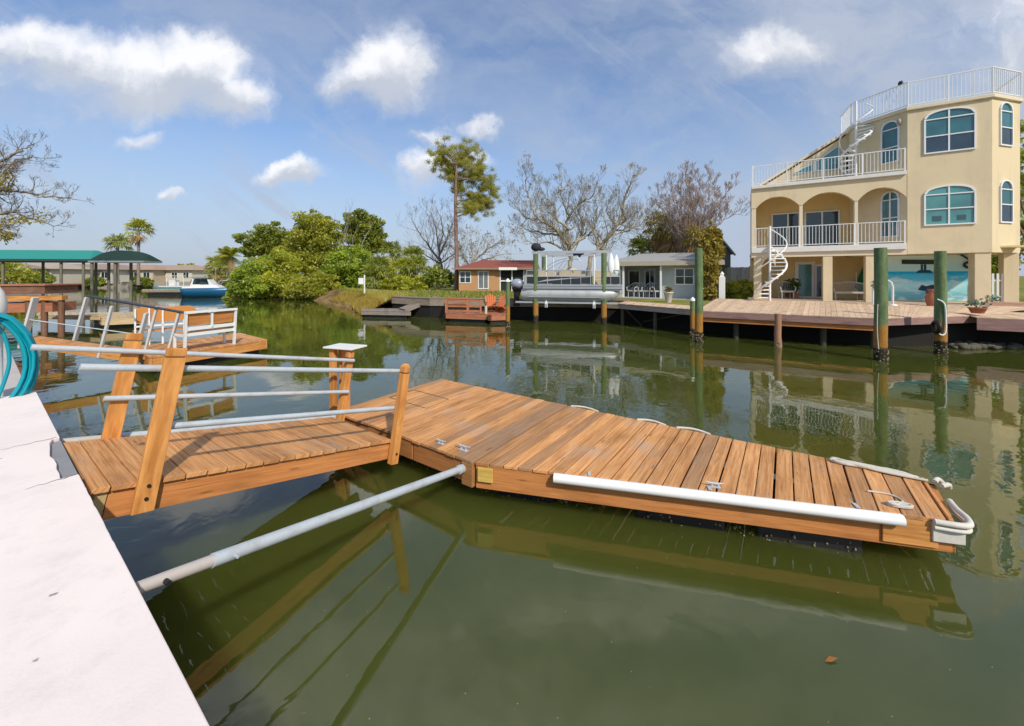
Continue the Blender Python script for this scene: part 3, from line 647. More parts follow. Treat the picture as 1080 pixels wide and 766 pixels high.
# sliding doors of the middle balcony
def wind(fr, x0, x1, z0, zs, rise, name='window', mull=(), bars=(), glass=GLT, fw=.055, y=0, lower=None, sill=True):
    f = MB(); N = 14; pr = fw * .9
    def arc(x, dx): 
        t = (x - x0) / (x1 - x0); return zs + (rise * math.sqrt(max(0, 1 - (2 * t - 1) ** 2)) if rise else 0)
    f.box(fr, x0 - fw, x0, y - .06, y, z0 - fw, arc(x0, 0)); f.box(fr, x1, x1 + fw, y - .06, y, z0 - fw, arc(x1, 0)); f.box(fr, x0, x1, y - .058, y, z0 - fw, z0)
    if rise:
        for i in range(N):
            a0, a1 = x0 + (x1 - x0) * i / N, x0 + (x1 - x0) * (i + 1) / N; zA, zB = arc(a0, 0), arc(a1, 0)
            sx = lambda x: x + (x - (x0 + x1) / 2) * 2 * fw / (x1 - x0)
            f.hexa([fr(a0, y - .06, zA), fr(a1, y - .06, zB), fr(a1, y, zB), fr(a0, y, zA), fr(sx(a0), y - .06, zA + fw), fr(sx(a1), y - .06, zB + fw), fr(sx(a1), y, zB + fw), fr(sx(a0), y, zA + fw)], 1.0)
    else: f.box(fr, x0 - fw, x1 + fw, y - .06, y, zs, zs + fw)
    for mx in mull: f.box(fr, mx - fw * .45, mx + fw * .45, y - .045, y - .003, z0, arc(mx, 0))
    for bz in bars: f.box(fr, x0, x1, y - .05, y - .004, bz - fw * .4, bz + fw * .4)
    fo = f.build(name, WHITE, hs_t)
    g = MB(); pts = [fr(x0, y - .012, z0), fr(x1, y - .012, z0)] + [fr(x1 - (x1 - x0) * i / N, y - .012, arc(x1 - (x1 - x0) * i / N, 0)) for i in range(N + 1)]
    g.slab(pts, fr.f * .006); g.build('pane', glass, fo)
    if lower:
        g = MB(); g.box(fr, x0, x1, y - .019, y - .0125, z0, lower); g.build('lower_pane', GLB, fo)
    return fo
GLB = glassm('blue_dark_glass', (.03, .06, .085)); GLL = glassm('aqua_glass', (.10, .32, .31), .12)
def zz(fr, x, v): return zv(fr(x, 0, 0), v)
# bay front: wide arched pairs
x0, x1 = FF.hit(976), FF.hit(1027); xm = FF.hit(1000.5); xmid = (x0 + x1) / 2
wind(FF, x0, x1, zz(FF, xmid, 159), zz(FF, xmid, 123), .30, mull=(xm,), bars=(zz(FF, xmid, 124), zz(FF, xmid, 142)), lower=zz(FF, xmid, 142))
w2 = wind(FF, x0, x1, zz(FF, xmid, 236), zz(FF, xmid, 204), .30, mull=(xm,), bars=(zz(FF, xmid, 204.5), zz(FF, xmid, 220)), glass=GLL)
for (c, r) in ((FF.hit(988), .14), (FF.hit(1014), .13)):
    g = MB(); zc = zz(FF, xmid, 230); g.box(FF, c - r, c + r, -.022, -.0125, zc - r * .8, zc + r * .8); g.build('sill_picture', paint('dim_teal', (.05, .10, .12), .5), w2)
x0, x1 = FRt.hit(1054.5), FRt.hit(1066); xmid = (x0 + x1) / 2
wind(FRt, x0, x1, zz(FRt, xmid, 153), zz(FRt, xmid, 117), .30, bars=(zz(FRt, xmid, 118), zz(FRt, xmid, 135)), lower=zz(FRt, xmid, 135))
wind(FRt, x0, x1, zz(FRt, xmid, 234), zz(FRt, xmid, 199), .30, bars=(zz(FRt, xmid, 200), zz(FRt, xmid, 216)), lower=zz(FRt, xmid, 216))
x0, x1 = FL.hit(931), FL.hit(947.5); xmid = (x0 + x1) / 2
wind(FL, x0, x1, zz(FL, xmid, 171), zz(FL, xmid, 136), .30, bars=(zz(FL, xmid, 137), zz(FL, xmid, 156)))
wind(FL, x0, x1, zz(FL, xmid, 249), zz(FL, xmid, 210), .30, bars=(zz(FL, xmid, 211), zz(FL, xmid, 230)), mull=(xmid,))
# loggia doors
YB = 2.295
def bx(u): return B.hit(u, YB)
def bz(u, v): return zv(B(bx(u), YB, 0), v)
GLDK = glassm('loggia_glass', (.02, .05, .06), .08); GLBR = glassm('brown_glass', (.05, .03, .022), .12)
wind(B, bx(815), bx(842), Z1 + .02, bz(830, 226), 0, 'sliding_door', mull=(bx(831),), glass=GLDK, y=YB, fw=.07)
wind(B, bx(850), bx(884), Z1 + .02, bz(866, 224), 0, 'sliding_door', mull=(bx(867),), glass=GLDK, y=YB, fw=.07)
wind(B, bx(907), bx(914), Z1 + .02, bz(910, 222), 0, 'balcony_door', glass=glassm('door_glass', (.3, .3, .28)), y=YB, fw=.06)
b = MB(); c = B(bx(917), YB - .02, bz(917, 217)); b.ball(c, .16, 10, 7, 1, .2, 2.0, ANG); b.build('wall_shield', paint('teal_shield', (.02, .10, .08), .4), hs_t)
for q in (B((XA[3] + XA[4]) / 2, 1.2, Z2 - .44), B((XA[1] + XA[2]) / 2, 1.2, Z2 - .42)): b = MB(); b.ball(q, .12, 8, 5, 1, 1, .6); b.build('ceiling_lamp', paint('lamp_glass', (.8, .74, .6), .3, .05), hs_t)
# set back upper wall with a raking top
YU = 2.42
def ux(u): return B.hit(u, YU)
def uz(u, v): return zv(B(ux(u), YU, 0), v)
b = MB(); pts = [B(ux(800), YU, Z2), B(XL + .1, YU, Z2), B(XL + .1, YU, uz(897, 140)), B(ux(806), YU, uz(806, 196))]
b.slab(pts, B.f * .25); b.build('gable_wall', STUC, hs_t)
b = MB(); pts = [B(ux(801), YU - .12, uz(801, 197)), B(XL + .1, YU - .12, uz(897, 138)), B(XL + .1, YU - .12, uz(897, 138) + .14), B(ux(801), YU - .12, uz(801, 197) + .12)]
b.slab(pts, B.f * 6.5); b.build('raking_roof', STUCL, hs_t)
def tri(ps, nm):
    fr_ = MB(); P3 = [B(ux(u), YU - .02, uz(u, v)) for u, v in ps]
    m3 = sum(P3, V(0, 0, 0)) / len(P3); O3 = [p + (p - m3).normalized() * .07 for p in P3]; nf = len(P3); fb = len(fr_.v); fr_.v += P3 + O3 + [p - B.f * .05 for p in P3] + [p - B.f * .05 for p in O3]
    for i in range(nf):
        j = (i + 1) % nf
        for q in ((i, j, nf + j, nf + i), (2 * nf + i, 3 * nf + i, 3 * nf + j, 2 * nf + j), (i, 2 * nf + i, 2 * nf + j, j), (nf + i, nf + j, 3 * nf + j, 3 * nf + i)): fr_.face([fb + k for k in q])
    o = fr_.build('window', WHITE, hs_t); g = MB(); g.slab(P3, B.f * .012); g.build('pane', glassm('bright_teal_glass', (.06, .30, .31), .1), o)
tri([(861, 180), (884, 178), (884, 155), (861, 171)], 'a'); tri([(838, 183), (857, 181), (857, 174), (847, 178)], 'b')
b = MB(); b.box(B, ux(891), ux(899), YU - .05, YU, Z2, uz(895, 158)); b.build('terrace_door', GLDK, hs_t)
# railings
def railing(par, pts, h=1.02, sp=.125, name='railing', top=.032, posts=1.6, m_=WHITE):
    b = MB()
    for A, D in zip(pts[:-1], pts[1:]):
        A, D = Vector(A), Vector(D); L = (D - A).length; d = (D - A) / L; up = V(0, 0, 1)
        b.beam(A + up * h, D + up * h, .05, top); b.beam(A + up * .09, D + up * .09, .035, .03)
        n = max(2, int(L / sp))
        for i in range(1, n): p = A + d * L * i / n; b.beam(p + up * .1, p + up * (h - .01), .017, .017, d)
        n = max(1, round(L / posts))
        for i in range(n + 1): p = A + d * L * i / n; b.beam(p, p + up * (h + .02), .045, .045, d)
    return b.build(name, m_, par)
for x0, x1 in ((XA[1], XA[2]), (XA[3], XA[4]), (XA[5], XB - .08)): railing(hs_t, [B(x0, .03, Z1), B(x1, .03, Z1)], 1.0)
railing(hs_t, [B(.08, 2.2, Z2), B(.08, -.06, Z2), B(XB - .1, -.06, Z2)], 1.0)
railing(hs_t, [B(XL - .15, 3.2, ZR), B(XL - .05, 1.52, ZR), B(XB, -.03, ZR), B(XR, -.03, ZR), B(xr2 + .03, yr2, ZR), B(xr2 + .03, yr2 + 5, ZR)], 1.10)
b = MB(); b.box(B, .02, .09, -.11, -.02, Z2, Z2 + 1.05); b.build('corner_panel', WHITE, hs_t)
b = MB(); b.box(Fr(FF(0.02, 0, 0), ANG), -.02, -.02, 0, 0, 0, 0)
c = FL(LWID - .25, -.10, ZR - .55); b = MB(); b.ball(c, .10, 8, 6, .8, .8, 1.5); b.build('wall_lantern', paint('lantern', (.35, .30, .22), .4), hs_t)
b = MB()
for (u, v) in ((948, 93), (950, 93)):
    p = B(B.hit(u, 1.2), 1.2, 0); p = FL(FL.hit(u), .05, ZR + 1.12); b.lathe(p, [(.05, 0), (.06, .12), (.02, .2)], 8)
b.build('rail_lamp', BLACK, hs_t)
# ground floor
b = MB(); PADM = paint('patio_concrete', (.50, .41, .31), .9, .3); b.prism([(p.x, p.y) for p in (B(-.15, -.1, 0), B(9.9, -.1, 0), B(9.9, 9, 0), B(-.15, 9, 0))], .9, PADZ - .01); b.build('patio_slab', PADM, hs_t)
def gcol(u0, u1, y, dy, z1=Z1 - .48):
    b = MB(); b.box(B, B.hit(u0, y), B.hit(u1, y), y, y + dy, PADZ - .3, z1); return b.build('column', STUC, hs_t, .012)
gcol(795, 803, .02, .35, Z1 - .5); gcol(868, 878, .02, .4, Z1 - .5); gcol(913, 921.5, .04, .4, Z1 - .5); gcol(1028, 1045.5, .04, .55); 
gcol(1058.5, 1075, 1.15, .42)
b = MB(); arch_band(b, B, B.hit(803.2, .05), B.hit(818, .05), 2.95, .45, Z1 - .502, .06, .26, 8); b.build('spandrel', STUCL, hs_t)
b = MB(); b.box(B, 0, 6.2, 3.2, 3.4, PADZ - .3, Z1 - .28); b.build('inner_wall', STUCI, hs_t)
b = MB(); b.box(B, 0, 9.5, .35, 5, Z1 - .278, Z1 - .2); b.build('soffit', STUCI, hs_t)
yd = 3.195
def dx_(u): return B.hit(u, yd)
wind(B, dx_(842), dx_(856), PADZ + .05, zv(B(dx_(850), yd, 0), 279), 0, 'french_door', mull=(), bars=(), glass=GLL, y=yd, fw=.16)
wind(B, dx_(861), dx_(868), PADZ + .05, zv(B(dx_(864), yd, 0), 281), 0, 'french_door', glass=GLDK, y=yd, fw=.12)
# the sea mural: a flat painting on the patio wall
YM = 1.50
def mural_fn(t):
    uv = t.n('ShaderNodeUVMap', uv_map='grain').outputs[0]; s_ = t.n('ShaderNodeSeparateXYZ'); t.put(s_.inputs[0], uv)
    n1 = t.noise(t.vm('MULTIPLY', uv, (1.1, 5, 1)), 1.4, 4, .6, 1.0)
    z = t.m('ADD', s_.outputs[1], t.m('MULTIPLY', t.m('SUBTRACT', n1, .5), .22))
    col = t.mix(t.ss(z, .10, .30), (.22, .56, .60), (.45, .84, .86)); col = t.mix(t.ss(z, .36, .46), col, (.10, .56, .74)); col = t.mix(t.m('MULTIPLY', t.ss(n1, .48, .66), t.ss(z, .62, .45)), col, (.72, .86, .84))
    col = t.mix(t.ss(z, .54, .60), col, (.02, .42, .72)); zs = s_.outputs[1]
    col = t.mix(t.ss(zs, .640, .648), col, (.46, .74, .72)); col = t.mix(t.ss(zs, .65, 1.), col, (.72, .90, .84))
    return pb(t, col, .7, spec=.2)
mx0, mx1, mz0, mz1 = B.hit(922, YM), B.hit(1037, YM), PADZ + .06, Z1 - .50
b = MB(); i0 = len(b.v); b.box(B, mx0 - .02, mx1, YM, YM + .2, PADZ - .3, Z1 - .49); b.build('patio_wall', STUC, hs_t)
b = MB(); P4 = [B(mx0, YM - .012, mz0), B(mx1, YM - .012, mz0), B(mx1, YM - .012, mz1), B(mx0, YM - .012, mz1)]
b.slab(P4, B.f * .008); b.uv[0] = [(0, 0), (4, 0), (4, 1), (0, 1)][::-1]; b.uv[1] = b.uv[0]; 
n4 = [(0, 0), (4, 0), (4, 1), (0, 1)]; b.uv[0] = n4[::-1]; b.uv[1] = n4
mur = b.build('sea_mural', mat('mural_paint', mural_fn), hs_t); MUP = paint('mural_dark', (.015, .05, .09), .7, .1)
def mpt(u, v): x = B.hit(u, YM - .014); return B(x, YM - .014, zv(B(x, YM - .014, 0), v))
b = MB()
for ps in ([(966, 288), (984, 288), (981, 285), (969, 285)], [(971, 285.2), (973.5, 285.2), (973.5, 279), (971, 279)], [(974.3, 285.2), (977, 285.2), (977, 279), (974.3, 279)],
           [(968, 306), (975, 307), (984, 306), (987, 301), (983, 300.5), (977, 302), (972, 300.5), (970, 303)]): b.slab([mpt(*p) for p in ps], B.f * -.004)
b.build('painted_silhouettes', MUP, mur)
b = MB(); P4 = [mpt(951, 278.6), mpt(988, 278.9), mpt(988, 274.2), mpt(951, 274)]; b.slab(P4, B.f * -.03); b.build('dark_plank', paint('plank_green', (.025, .04, .028), .7), hs_t)
b = MB(); cc = mpt(1024, 279.5) + B.f * -.05; b.tube([cc + B.e * (.22 * math.cos(a * .5236)) + V(0, 0, .14 * math.sin(a * .5236)) for a in range(13)], .05, 7); b.build('wall_wreath', paint('wreath', (.03, .045, .035), .8), hs_t)
b = MB(); b.beam(mpt(1013, 268.5) - B.f * .03, mpt(1022, 274) - B.f * .03, .06, .06, B.f); b.build('wall_oar', MUP, hs_t)
# spiral stairs
def spiral(name, label, c, r, z0, z1, a0, turns, n, hand=1):
    o = thing(name, label, 'spiral stairs', (c.x, c.y, z0)); p = V(c.x, c.y, 0)
    b = MB(); b.tube([p + V(0, 0, z0), p + V(0, 0, z1 + 1.0)], .05, 10); b.build('pole', WHITE, o)
    b = MB(); hr = []; bl = MB()
    for i in range(n):
        z = z0 + (z1 - z0) * (i + 1) / n; a = a0 + hand * turns * 2 * math.pi * i / n; da = turns * 2 * math.pi / n * .62; q = lambda rr_, aa: p + V(math.cos(aa) * rr_, math.sin(aa) * rr_, 0)
        pts = [q(.04, a - da), q(r, a - da), q(r, a), q(r, a + da), q(.04, a + da)]
        b.slab([s + V(0, 0, z - .05) for s in pts], V(0, 0, .05)); hp_ = q(r, a) + V(0, 0, z + .95); hr.append(hp_)
        for k in (-.5, 0, .5): w_ = q(r - .015, a + k * da); bl.beam(w_ + V(0, 0, z - .10), w_ + V(0, 0, z + .95), .026, .026)
    b.build('treads', WHITE, o); bl.build('balusters', WHITE, o)
    b = MB(); b.tube(smooth(hr, 4), .03, 6); b.tube(smooth([h - V(0, 0, 1.0) for h in hr], 4), .045, 6); b.build('handrail', WHITE, o)
    return o
cx_ = B(B.hit(812, -.80), -.80, 0)
spiral('spiral_staircase', 'white spiral staircase climbing from the patio to the lowest arched balcony', cx_, .68, PADZ - .05, Z1, R(150), .80, 14)
cx_ = B(B.hit(903, .9), .95, 0)
spiral('spiral_staircase', 'white spiral staircase climbing from the upper balcony to the roof terrace', cx_, .62, Z2, ZR, R(40), 1.0, 14)
b = MB(); 
# ------------------------------------------------------------------ timber deck before the house
DZ = 1.10
DL, DC, DR = at(735, 327.5, DZ), at(926, 335.5, DZ), at(1031, 332.5, DZ)
bl_, br_ = B(-1.6, -.3, 0), B(9.6, -.3, 0)
def decking(name, label, edge, back0, back1, z, zb, mt, fasc, fh, ends=True):
    o = thing(name, label, 'deck', (edge[0].x, edge[0].y, 0)); e = (edge[-1] - edge[0]); L = e.length; e = e / L; b = MB(); r_ = random.Random(9); n = int(L / .15)
    def fe(f):                      # along the (possibly bent) front edge
        D = f * sum((edge[i + 1] - edge[i]).length for i in range(len(edge) - 1))
        for i in range(len(edge) - 1):
            l = (edge[i + 1] - edge[i]).length
            if D <= l + 1e-6: return edge[i].lerp(edge[i + 1], D / l)
            D -= l
        return edge[-1]
    for i in range(n):
        f0, f1 = i / n, (i + 1) / n - .006 / L
        A, D = fe(f0), fe(f1); E_, G = back0.lerp(back1, f0), back0.lerp(back1, f1); b.tone = r_.uniform(.86, 1.1); q = r_.uniform(-.003, .003)
        P = [V(A.x, A.y, z - .03 + q), V(D.x, D.y, z - .03 + q), V(G.x, G.y, zb - .03 + q), V(E_.x, E_.y, zb - .03 + q)]
        b.hexa(P + [p + V(0, 0, .03) for p in P], None, (E_ - A))
    b.build('deck_boards', mt, o)
    for i in range(len(edge) - 1):
        A, D = edge[i], edge[i + 1]; d = (D - A).normalized(); nr = V(d.y, -d.x, 0); b = MB()
        b.beam(V(A.x, A.y, z - .02 - fh / 2) - nr * .03, V(D.x, D.y, z - .02 - fh / 2) - nr * .03, .05, fh); b.build('fascia', fasc, o, .006)
    return o
DKL = wood('pale_deck', (.60, .41, .265), (.76, .56, .38), .25, (.52, .42, .33))
DKP = wood('dark_post', (.05, .042, .032), (.085, .07, .05), .3, (.05, .05, .04))  # post colour darkened to imitate the shade beneath the docks
dk = decking('canal_deck', 'broad sunlit timber deck along the cream house with a pinkish double fascia', [DL, DC, DR], bl_, br_, DZ, PADZ - .02, DKL, MAUVE, .25)
b = MB(); d = (DC - DL).normalized(); nr = V(d.y, -d.x, 0); b.beam(DL + d * .1 - nr * .12 + V(0, 0, -.36), DC - d * .1 - nr * .12 + V(0, 0, -.36), .06, .17); b.build('lower_beam', FASC, dk)
for f in (.0, .25, .5, .75, 1.):
    p = DL.lerp(DC, f) - nr * .5; b = MB(); b.tube([V(p.x, p.y, -1.5), V(p.x, p.y, DZ - .04)], .10, 9); b.build('support_post', DKP, dk)
Q0 = at(1030.5, 334.6, DZ - .02); e2 = V(.86, -.51, 0); Q1 = Q0 + e2 * 5
decking('side_deck', 'lower boarded walkway with a tall dark mauve fascia at the right edge', [Q0, Q1], Q0 + V(.51, .86, 0) * 2.2, Q1 + V(.51, .86, 0) * 2.2, DZ - .02, DZ + .05, DKL, MAUVE, .42)
W0, W1 = at(652, 320.2, DZ), at(737, 326.8, DZ); wn = V(.5, .86, 0)
wd_ = decking('narrow_dock', 'narrow weathered dock walk with a grey fascia right of the boat lift', [W0, W1], W0 + wn * 1.5, W1 + wn * 1.5, DZ, DZ + .04, DKL, GREYW, .24)
for f in (.05, .5, .93):
    p = W0.lerp(W1, f) + wn * .2; b = MB(); b.tube([V(p.x, p.y, -1.5), V(p.x, p.y, DZ - .04)], .09, 9); b.build('support_post', DKP, wd_)
b = MB(); p = W0.lerp(W1, .10) + wn * .2; q = W0.lerp(W1, .3) + wn * 1.0; b.tube([V(p.x, p.y, .8), V(q.x, q.y, -.1)], .04, 6); p = W0.lerp(W1, .45) + wn * .2; b.tube([W0.lerp(W1, .3) + wn * 1 + V(0, 0, -.9), W0.lerp(W1, .85) + wn * .3 + V(0, 0, -.25)], .03, 6); b.build('cross_brace', DKP, wd_)
# far seawall under the docks
b = MB(); 
SWM = paint('dark_seawall', (.014, .012, .009), .9, .5)  # near black, the shade under the docks is put into this colour
fsw = thing('canal_seawall', 'dark concrete seawall coloured near black as the shade under the docks across the canal', 'seawall', (8.6, 17.2, 0))
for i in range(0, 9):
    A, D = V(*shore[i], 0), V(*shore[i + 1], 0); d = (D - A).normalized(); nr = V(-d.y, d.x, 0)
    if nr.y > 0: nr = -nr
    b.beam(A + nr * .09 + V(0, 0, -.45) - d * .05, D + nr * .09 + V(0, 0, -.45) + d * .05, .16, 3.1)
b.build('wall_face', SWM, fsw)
b = MB()
for i in range(5, 9):
    A, D = V(*shore[i], 0), V(*shore[i + 1], 0); d = (D - A).normalized(); nr = V(-d.y, d.x, 0)
    if nr.y > 0: nr = -nr
    b.beam(A + nr * .20 + V(0, 0, .93) - d * .05, D + nr * .20 + V(0, 0, .93) + d * .05, .09, .42); b.beam(A + nr * .05 + V(0, 0, 1.165) - d * .05, D + nr * .05 + V(0, 0, 1.165) + d * .05, .45, .045)
b.build('timber_cap', wood('bulkhead', (.22, .17, .12), (.36, .29, .21), .4), fsw)
b = MB(); rr = random.Random(5)
for k in range(60):
    p = at(1015 + rr.uniform(0, 70), 366 + rr.uniform(-3, 4), .05) + V(.2, .5, 0); b.ball(p, rr.uniform(.08, .2), 6, 4, 1.2, 1, .7, rr.random() * 6)
tag(b.build('riprap', paint('riprap', (.10, .09, .06), .9, .4), fsw), kind='stuff')

# ------------------------------------------------------------------ pilings
def pile_fn(t):
    oc = t.n('ShaderNodeNewGeometry').outputs['Position']; s_ = t.n('ShaderNodeSeparateXYZ'); t.put(s_.inputs[0], oc); n_ = t.noise(t.vm('MULTIPLY', oc, (5, 5, .9)), 1.5, 5, .65); f = t.noise(oc, 14, 4, .7)
    z = t.m('ADD', s_.outputs[2], t.m('MULTIPLY', t.m('SUBTRACT', n_, .5), .35))
    col = t.mix(t.ss(n_, .3, .7), (.085, .14, .055), (.17, .23, .10)); col = t.mix(t.m('MULTIPLY', t.ss(f, .5, .72), .6), col, (.27, .27, .17))
    col = t.mix(t.ss(z, 1.15, .95), col, (.36, .17, .035)); col = t.mix(t.m('MULTIPLY', t.ss(z, 1.0, .8), t.ss(f, .5, .7)), col, (.2, .1, .03))
    col = t.mix(t.ss(z, .42, .34), col, (.028, .022, .012)); col = t.mix(t.m('MULTIPLY', t.ss(f, .56, .66), t.ss(z, .45, .3)), col, (.14, .12, .08))
    return pb(t, col, .85, spec=.25, bump=t.m('ADD', n_, f), bs=.5, bd=.02)
PILE = mat('treated_piling', pile_fn)
def piling(u, vw, vt, rad, label, m_=PILE, cap=None, group='wooden pilings across the canal'):
    p = at(u, vw, 0); zt = zv(p, vt); o = thing('piling', label, 'piling', p, 0, group); r_ = random.Random(int(u)); b = MB()
    n = 7; b.tube([p + V(r_.uniform(-.012, .012), r_.uniform(-.012, .012), -1.5 + (zt + 1.5) * i / n) for i in range(n + 1)], [rad * (1.06 - .1 * i / n) for i in range(n + 1)], 16); b.build('shaft', m_, o)
    b = MB()
    for k in range(46): a = r_.random() * 6.28; b.ball(p + V(math.cos(a) * rad * 1.02, math.sin(a) * rad * 1.02, r_.uniform(-.05, .3)), r_.uniform(.012, .03), 5, 3)
    tag(b.build('barnacles', paint('barnacle', (.30, .24, .14)), o), kind='stuff')
    if cap: b = MB(); b.lathe(V(p.x, p.y, zt), [(rad * 1.15, -.06), (rad * 1.15, 0), (rad * .5, .06), (.01, .1)], 12); b.build('cap', cap, o)
    return p, zt, o
p1, zt1, po1 = piling(929, 380, 261.5, .155, 'thick tall green piling standing left of the sea mural')
p2, zt2, po2 = piling(992, 373, 265, .145, 'tall green piling with a dark tyre and white hose in front of the sea mural')
p3, zt3, po3 = piling(737, 361, 262, .14, 'tall green piling in front of the shaggy palm beside the grey bungalow')
piling(820.5, 366, 331, .11, 'short brown piling stub under the edge of the broad deck', wood('stub', (.30, .15, .08), (.40, .22, .13), .3))
piling(730.5, 357, 316, .095, 'short white capped piling close beside the tall green one', PILE, PVC)
piling(535.5, 347, 296, .10, 'short white capped green piling beside the outboard motor', PILE, PVC)
b = MB(); bb = thing('rub_tyre', 'black rubber tyre tied against the green piling by the deck edge', 'tyre', p2 + V(-.2, -.1, .9)); c = p2 + V(-.19, -.05, .86)
b.tube([c + V(.04 * 0, .17 * math.cos(k * .524), .17 * math.sin(k * .524)) + V(.12 * math.cos(k * .524) * .6, 0, 0) for k in range(13)], .06, 7); b.build('ring', BLACK, bb)
ln = thing('hanging_hose', 'white hose looped down the side of the piling at the deck edge', 'hose', p2 + V(0, 0, 1.5)); b = MB()
b.tube(smooth([p2 + V(-.16, -.05, 1.75), p2 + V(-.06, -.17, 1.6), p2 + V(-.03, -.18, 1.1), p2 + V(-.06, -.19, .7), p2 + V(-.16, -.16, .62), p2 + V(-.24, -.1, .75)], 5), .022, 6); b.build('loop', PVC, ln)
ln = thing('piling_line', 'white line hanging down the thick green piling into the water', 'rope', p1 + V(0, 0, 1.5)); b = MB()
b.tube(smooth([p1 + V(-.18, -.1, zt1 - 1.7), p1 + V(-.19, -.1, 1.6), p1 + V(-.22, -.12, .9), p1 + V(-.2, -.14, .35)], 5), .012, 6); b.build('strand', ROPE, ln)

# ------------------------------------------------------------------ patio things
WICK = paint('grey_wicker', (.50, .50, .47), .7, .3, sc=12)
def sofa(p, wd, ang, name, label, arms=True):
    o = thing(name, label, 'garden seat', p, ang); F = Fr(p, ang); b = MB(); b.box(F, -wd / 2, wd / 2, -.30, .28, .34, .43); b.build('seat', WICK, o, .02)
    b = MB()
    for i in range(int(wd / .07) + 1):
        x = -wd / 2 + wd * i / int(wd / .07); b.tube([F(x, .26, .43), F(x * 1.02, .33, .80 + .10 * (1 - (2 * x / wd) ** 2))], .011, 5)
    b.tube([F(wd * (k / 10 - .5) * 1.02, .335, .80 + .10 * (1 - (2 * k / 10 - 1) ** 2)) for k in range(11)], .028, 7); b.build('backrest', WICK, o)
    for s in (-1, 1):
        b = MB(); b.tube(smooth([F(s * wd / 2, .3, .8), F(s * (wd / 2 + .05), 0, .66), F(s * (wd / 2 + .03), -.3, .60), F(s * (wd / 2), -.31, .40)], 4), .026, 7); b.build('arm', WICK, o)
        for y in (-.27, .25): b = MB(); b.tube([F(s * (wd / 2 - .05), y, 0), F(s * (wd / 2 - .05), y, .35)], .028, 7); b.build('leg', WICK, o)
    return o
def ptop(u, v, z=PADZ): return at(u, v, z)
def pb_(u, y): return B(B.hit(u, y), y, PADZ - .01)
sofa(pb_(896, 1.1), 1.25, ANG, 'wicker_loveseat', 'grey wicker loveseat on the patio between two cream columns')
sofa(pb_(829, 1.3), .62, ANG + .2, 'wicker_chair', 'pale wicker armchair behind the lower spiral staircase')
def leaves(b, c, n, rx, ry, rz, sz, r_, up=0.0, tn=.45):
    for k in range(n):
        d = V(r_.gauss(0, 1), r_.gauss(0, 1), r_.gauss(0, 1)); d = d.normalized() * (r_.random() ** .5 * 1.12); p = c + V(d.x * rx, d.y * ry, d.z * rz)
        a = V(r_.gauss(0, 1), r_.gauss(0, 1), r_.gauss(0, 1) + up).normalized(); s_ = a.cross(V(r_.gauss(0, 1), r_.gauss(0, 1), r_.gauss(0, 1))).normalized(); s2 = sz * r_.uniform(.6, 1.3)
        b.tone = min(1, max(0, r_.gauss(tn, .2))); b.poly([p - a * s2, p + s_ * s2 * .5 - a * s2 * .1, p + a * s2, p - s_ * s2 * .5])
PLANT = leafm('plant_leaves', (.035, .075, .018), (.12, .18, .04))
TERRA = paint('terracotta', (.36, .13, .07), .8, .25)
def potted(p, rp_, hp_, hl, label, name='potted_plant', pot=TERRA, n=160, sz=.10, prof=None, lm=PLANT):
    o = thing(name, label, 'potted plant', p); b = MB(); b.lathe(p, prof or [(rp_ * .7, 0), (rp_, hp_ * .85), (rp_ * 1.1, hp_ * .86), (rp_ * 1.1, hp_), (rp_ * .9, hp_), (rp_ * .9, hp_ - .04)], 14); b.build('pot', pot, o)
    if hl:
        r_ = random.Random(int(p.x * 91)); b = MB()
        for k in range(14): a = r_.random() * 6.28; b.tube([p + V(0, 0, hp_ - .03), p + V(math.cos(a) * rp_ * .6, math.sin(a) * rp_ * .6, hp_ + hl * .5), p + V(math.cos(a) * rp_ * 1.1, math.sin(a) * rp_ * 1.1, hp_ + hl * .8)], .006, 4)
        leaves(b, p + V(0, 0, hp_ + hl * .55), n, rp_ * 1.3, rp_ * 1.3, hl * .55, sz, r_); b.build('foliage', lm, o)
    return o
potted(pb_(839, 1.5), .16, .3, .7, 'leafy dark potted plant beside the glazed french doors')
potted(pb_(832, 2.6), .2, .35, .6, 'potted plant behind the pale armchair on the patio')
potted(at(983, 324, PADZ - .1), .19, .55, .12, 'tall terracotta urn with a sprig on the deck before the mural', 'urn', prof=[(.12, 0), (.13, .03), (.2, .22), (.21, .42), (.13, .62), (.12, .68), (.17, .74), (.15, .74), (.1, .7)], n=30, sz=.06)
potted(at(1031, 330.5, PADZ - .12), .22, .2, .28, 'shallow terracotta bowl planted with blue green succulents by the cream pillar', 'planter_bowl', n=34, sz=.07, lm=leafm('succulent', (.05, .13, .10), (.14, .27, .2)))
um = thing('patio_umbrella', 'folded green patio umbrella leaning against the patio wall', 'umbrella', pb_(907, 2.4)); p = pb_(905, 2.4); q = pb_(913, 2.9) + V(0, 0, 1.9)
b = MB(); b.tube([p, p.lerp(q, .2), p.lerp(q, .3), p.lerp(q, .6), p.lerp(q, .93), q], [.02, .02, .22, .17, .05, .02], 10); b.build('canopy', paint('green_canvas', (.02, .16, .06), .8, .2), um)
b = MB(); b.tube([p - V(.02, .01, 0), p + V(-.06, .05, 1.4)], .018, 6); b.build('pole', WHITE, um)
tr = thing('garden_trellis', 'white arched trellis with pale flowers half hidden behind the thick piling', 'trellis', at(933, 322.5, PADZ - .08)); c = at(931, 322.5, PADZ - .08)
b = MB()
for o_ in (0, .12): b.tube([c + B.f * o_ + B.e * x + V(0, 0, z) for x, z in ((.33, 0), (.33, .8), (.28, 1.0), (.12, 1.13), (-.08, 1.13), (-.25, 1.0), (-.3, .8), (-.3, 0))], .025, 7)
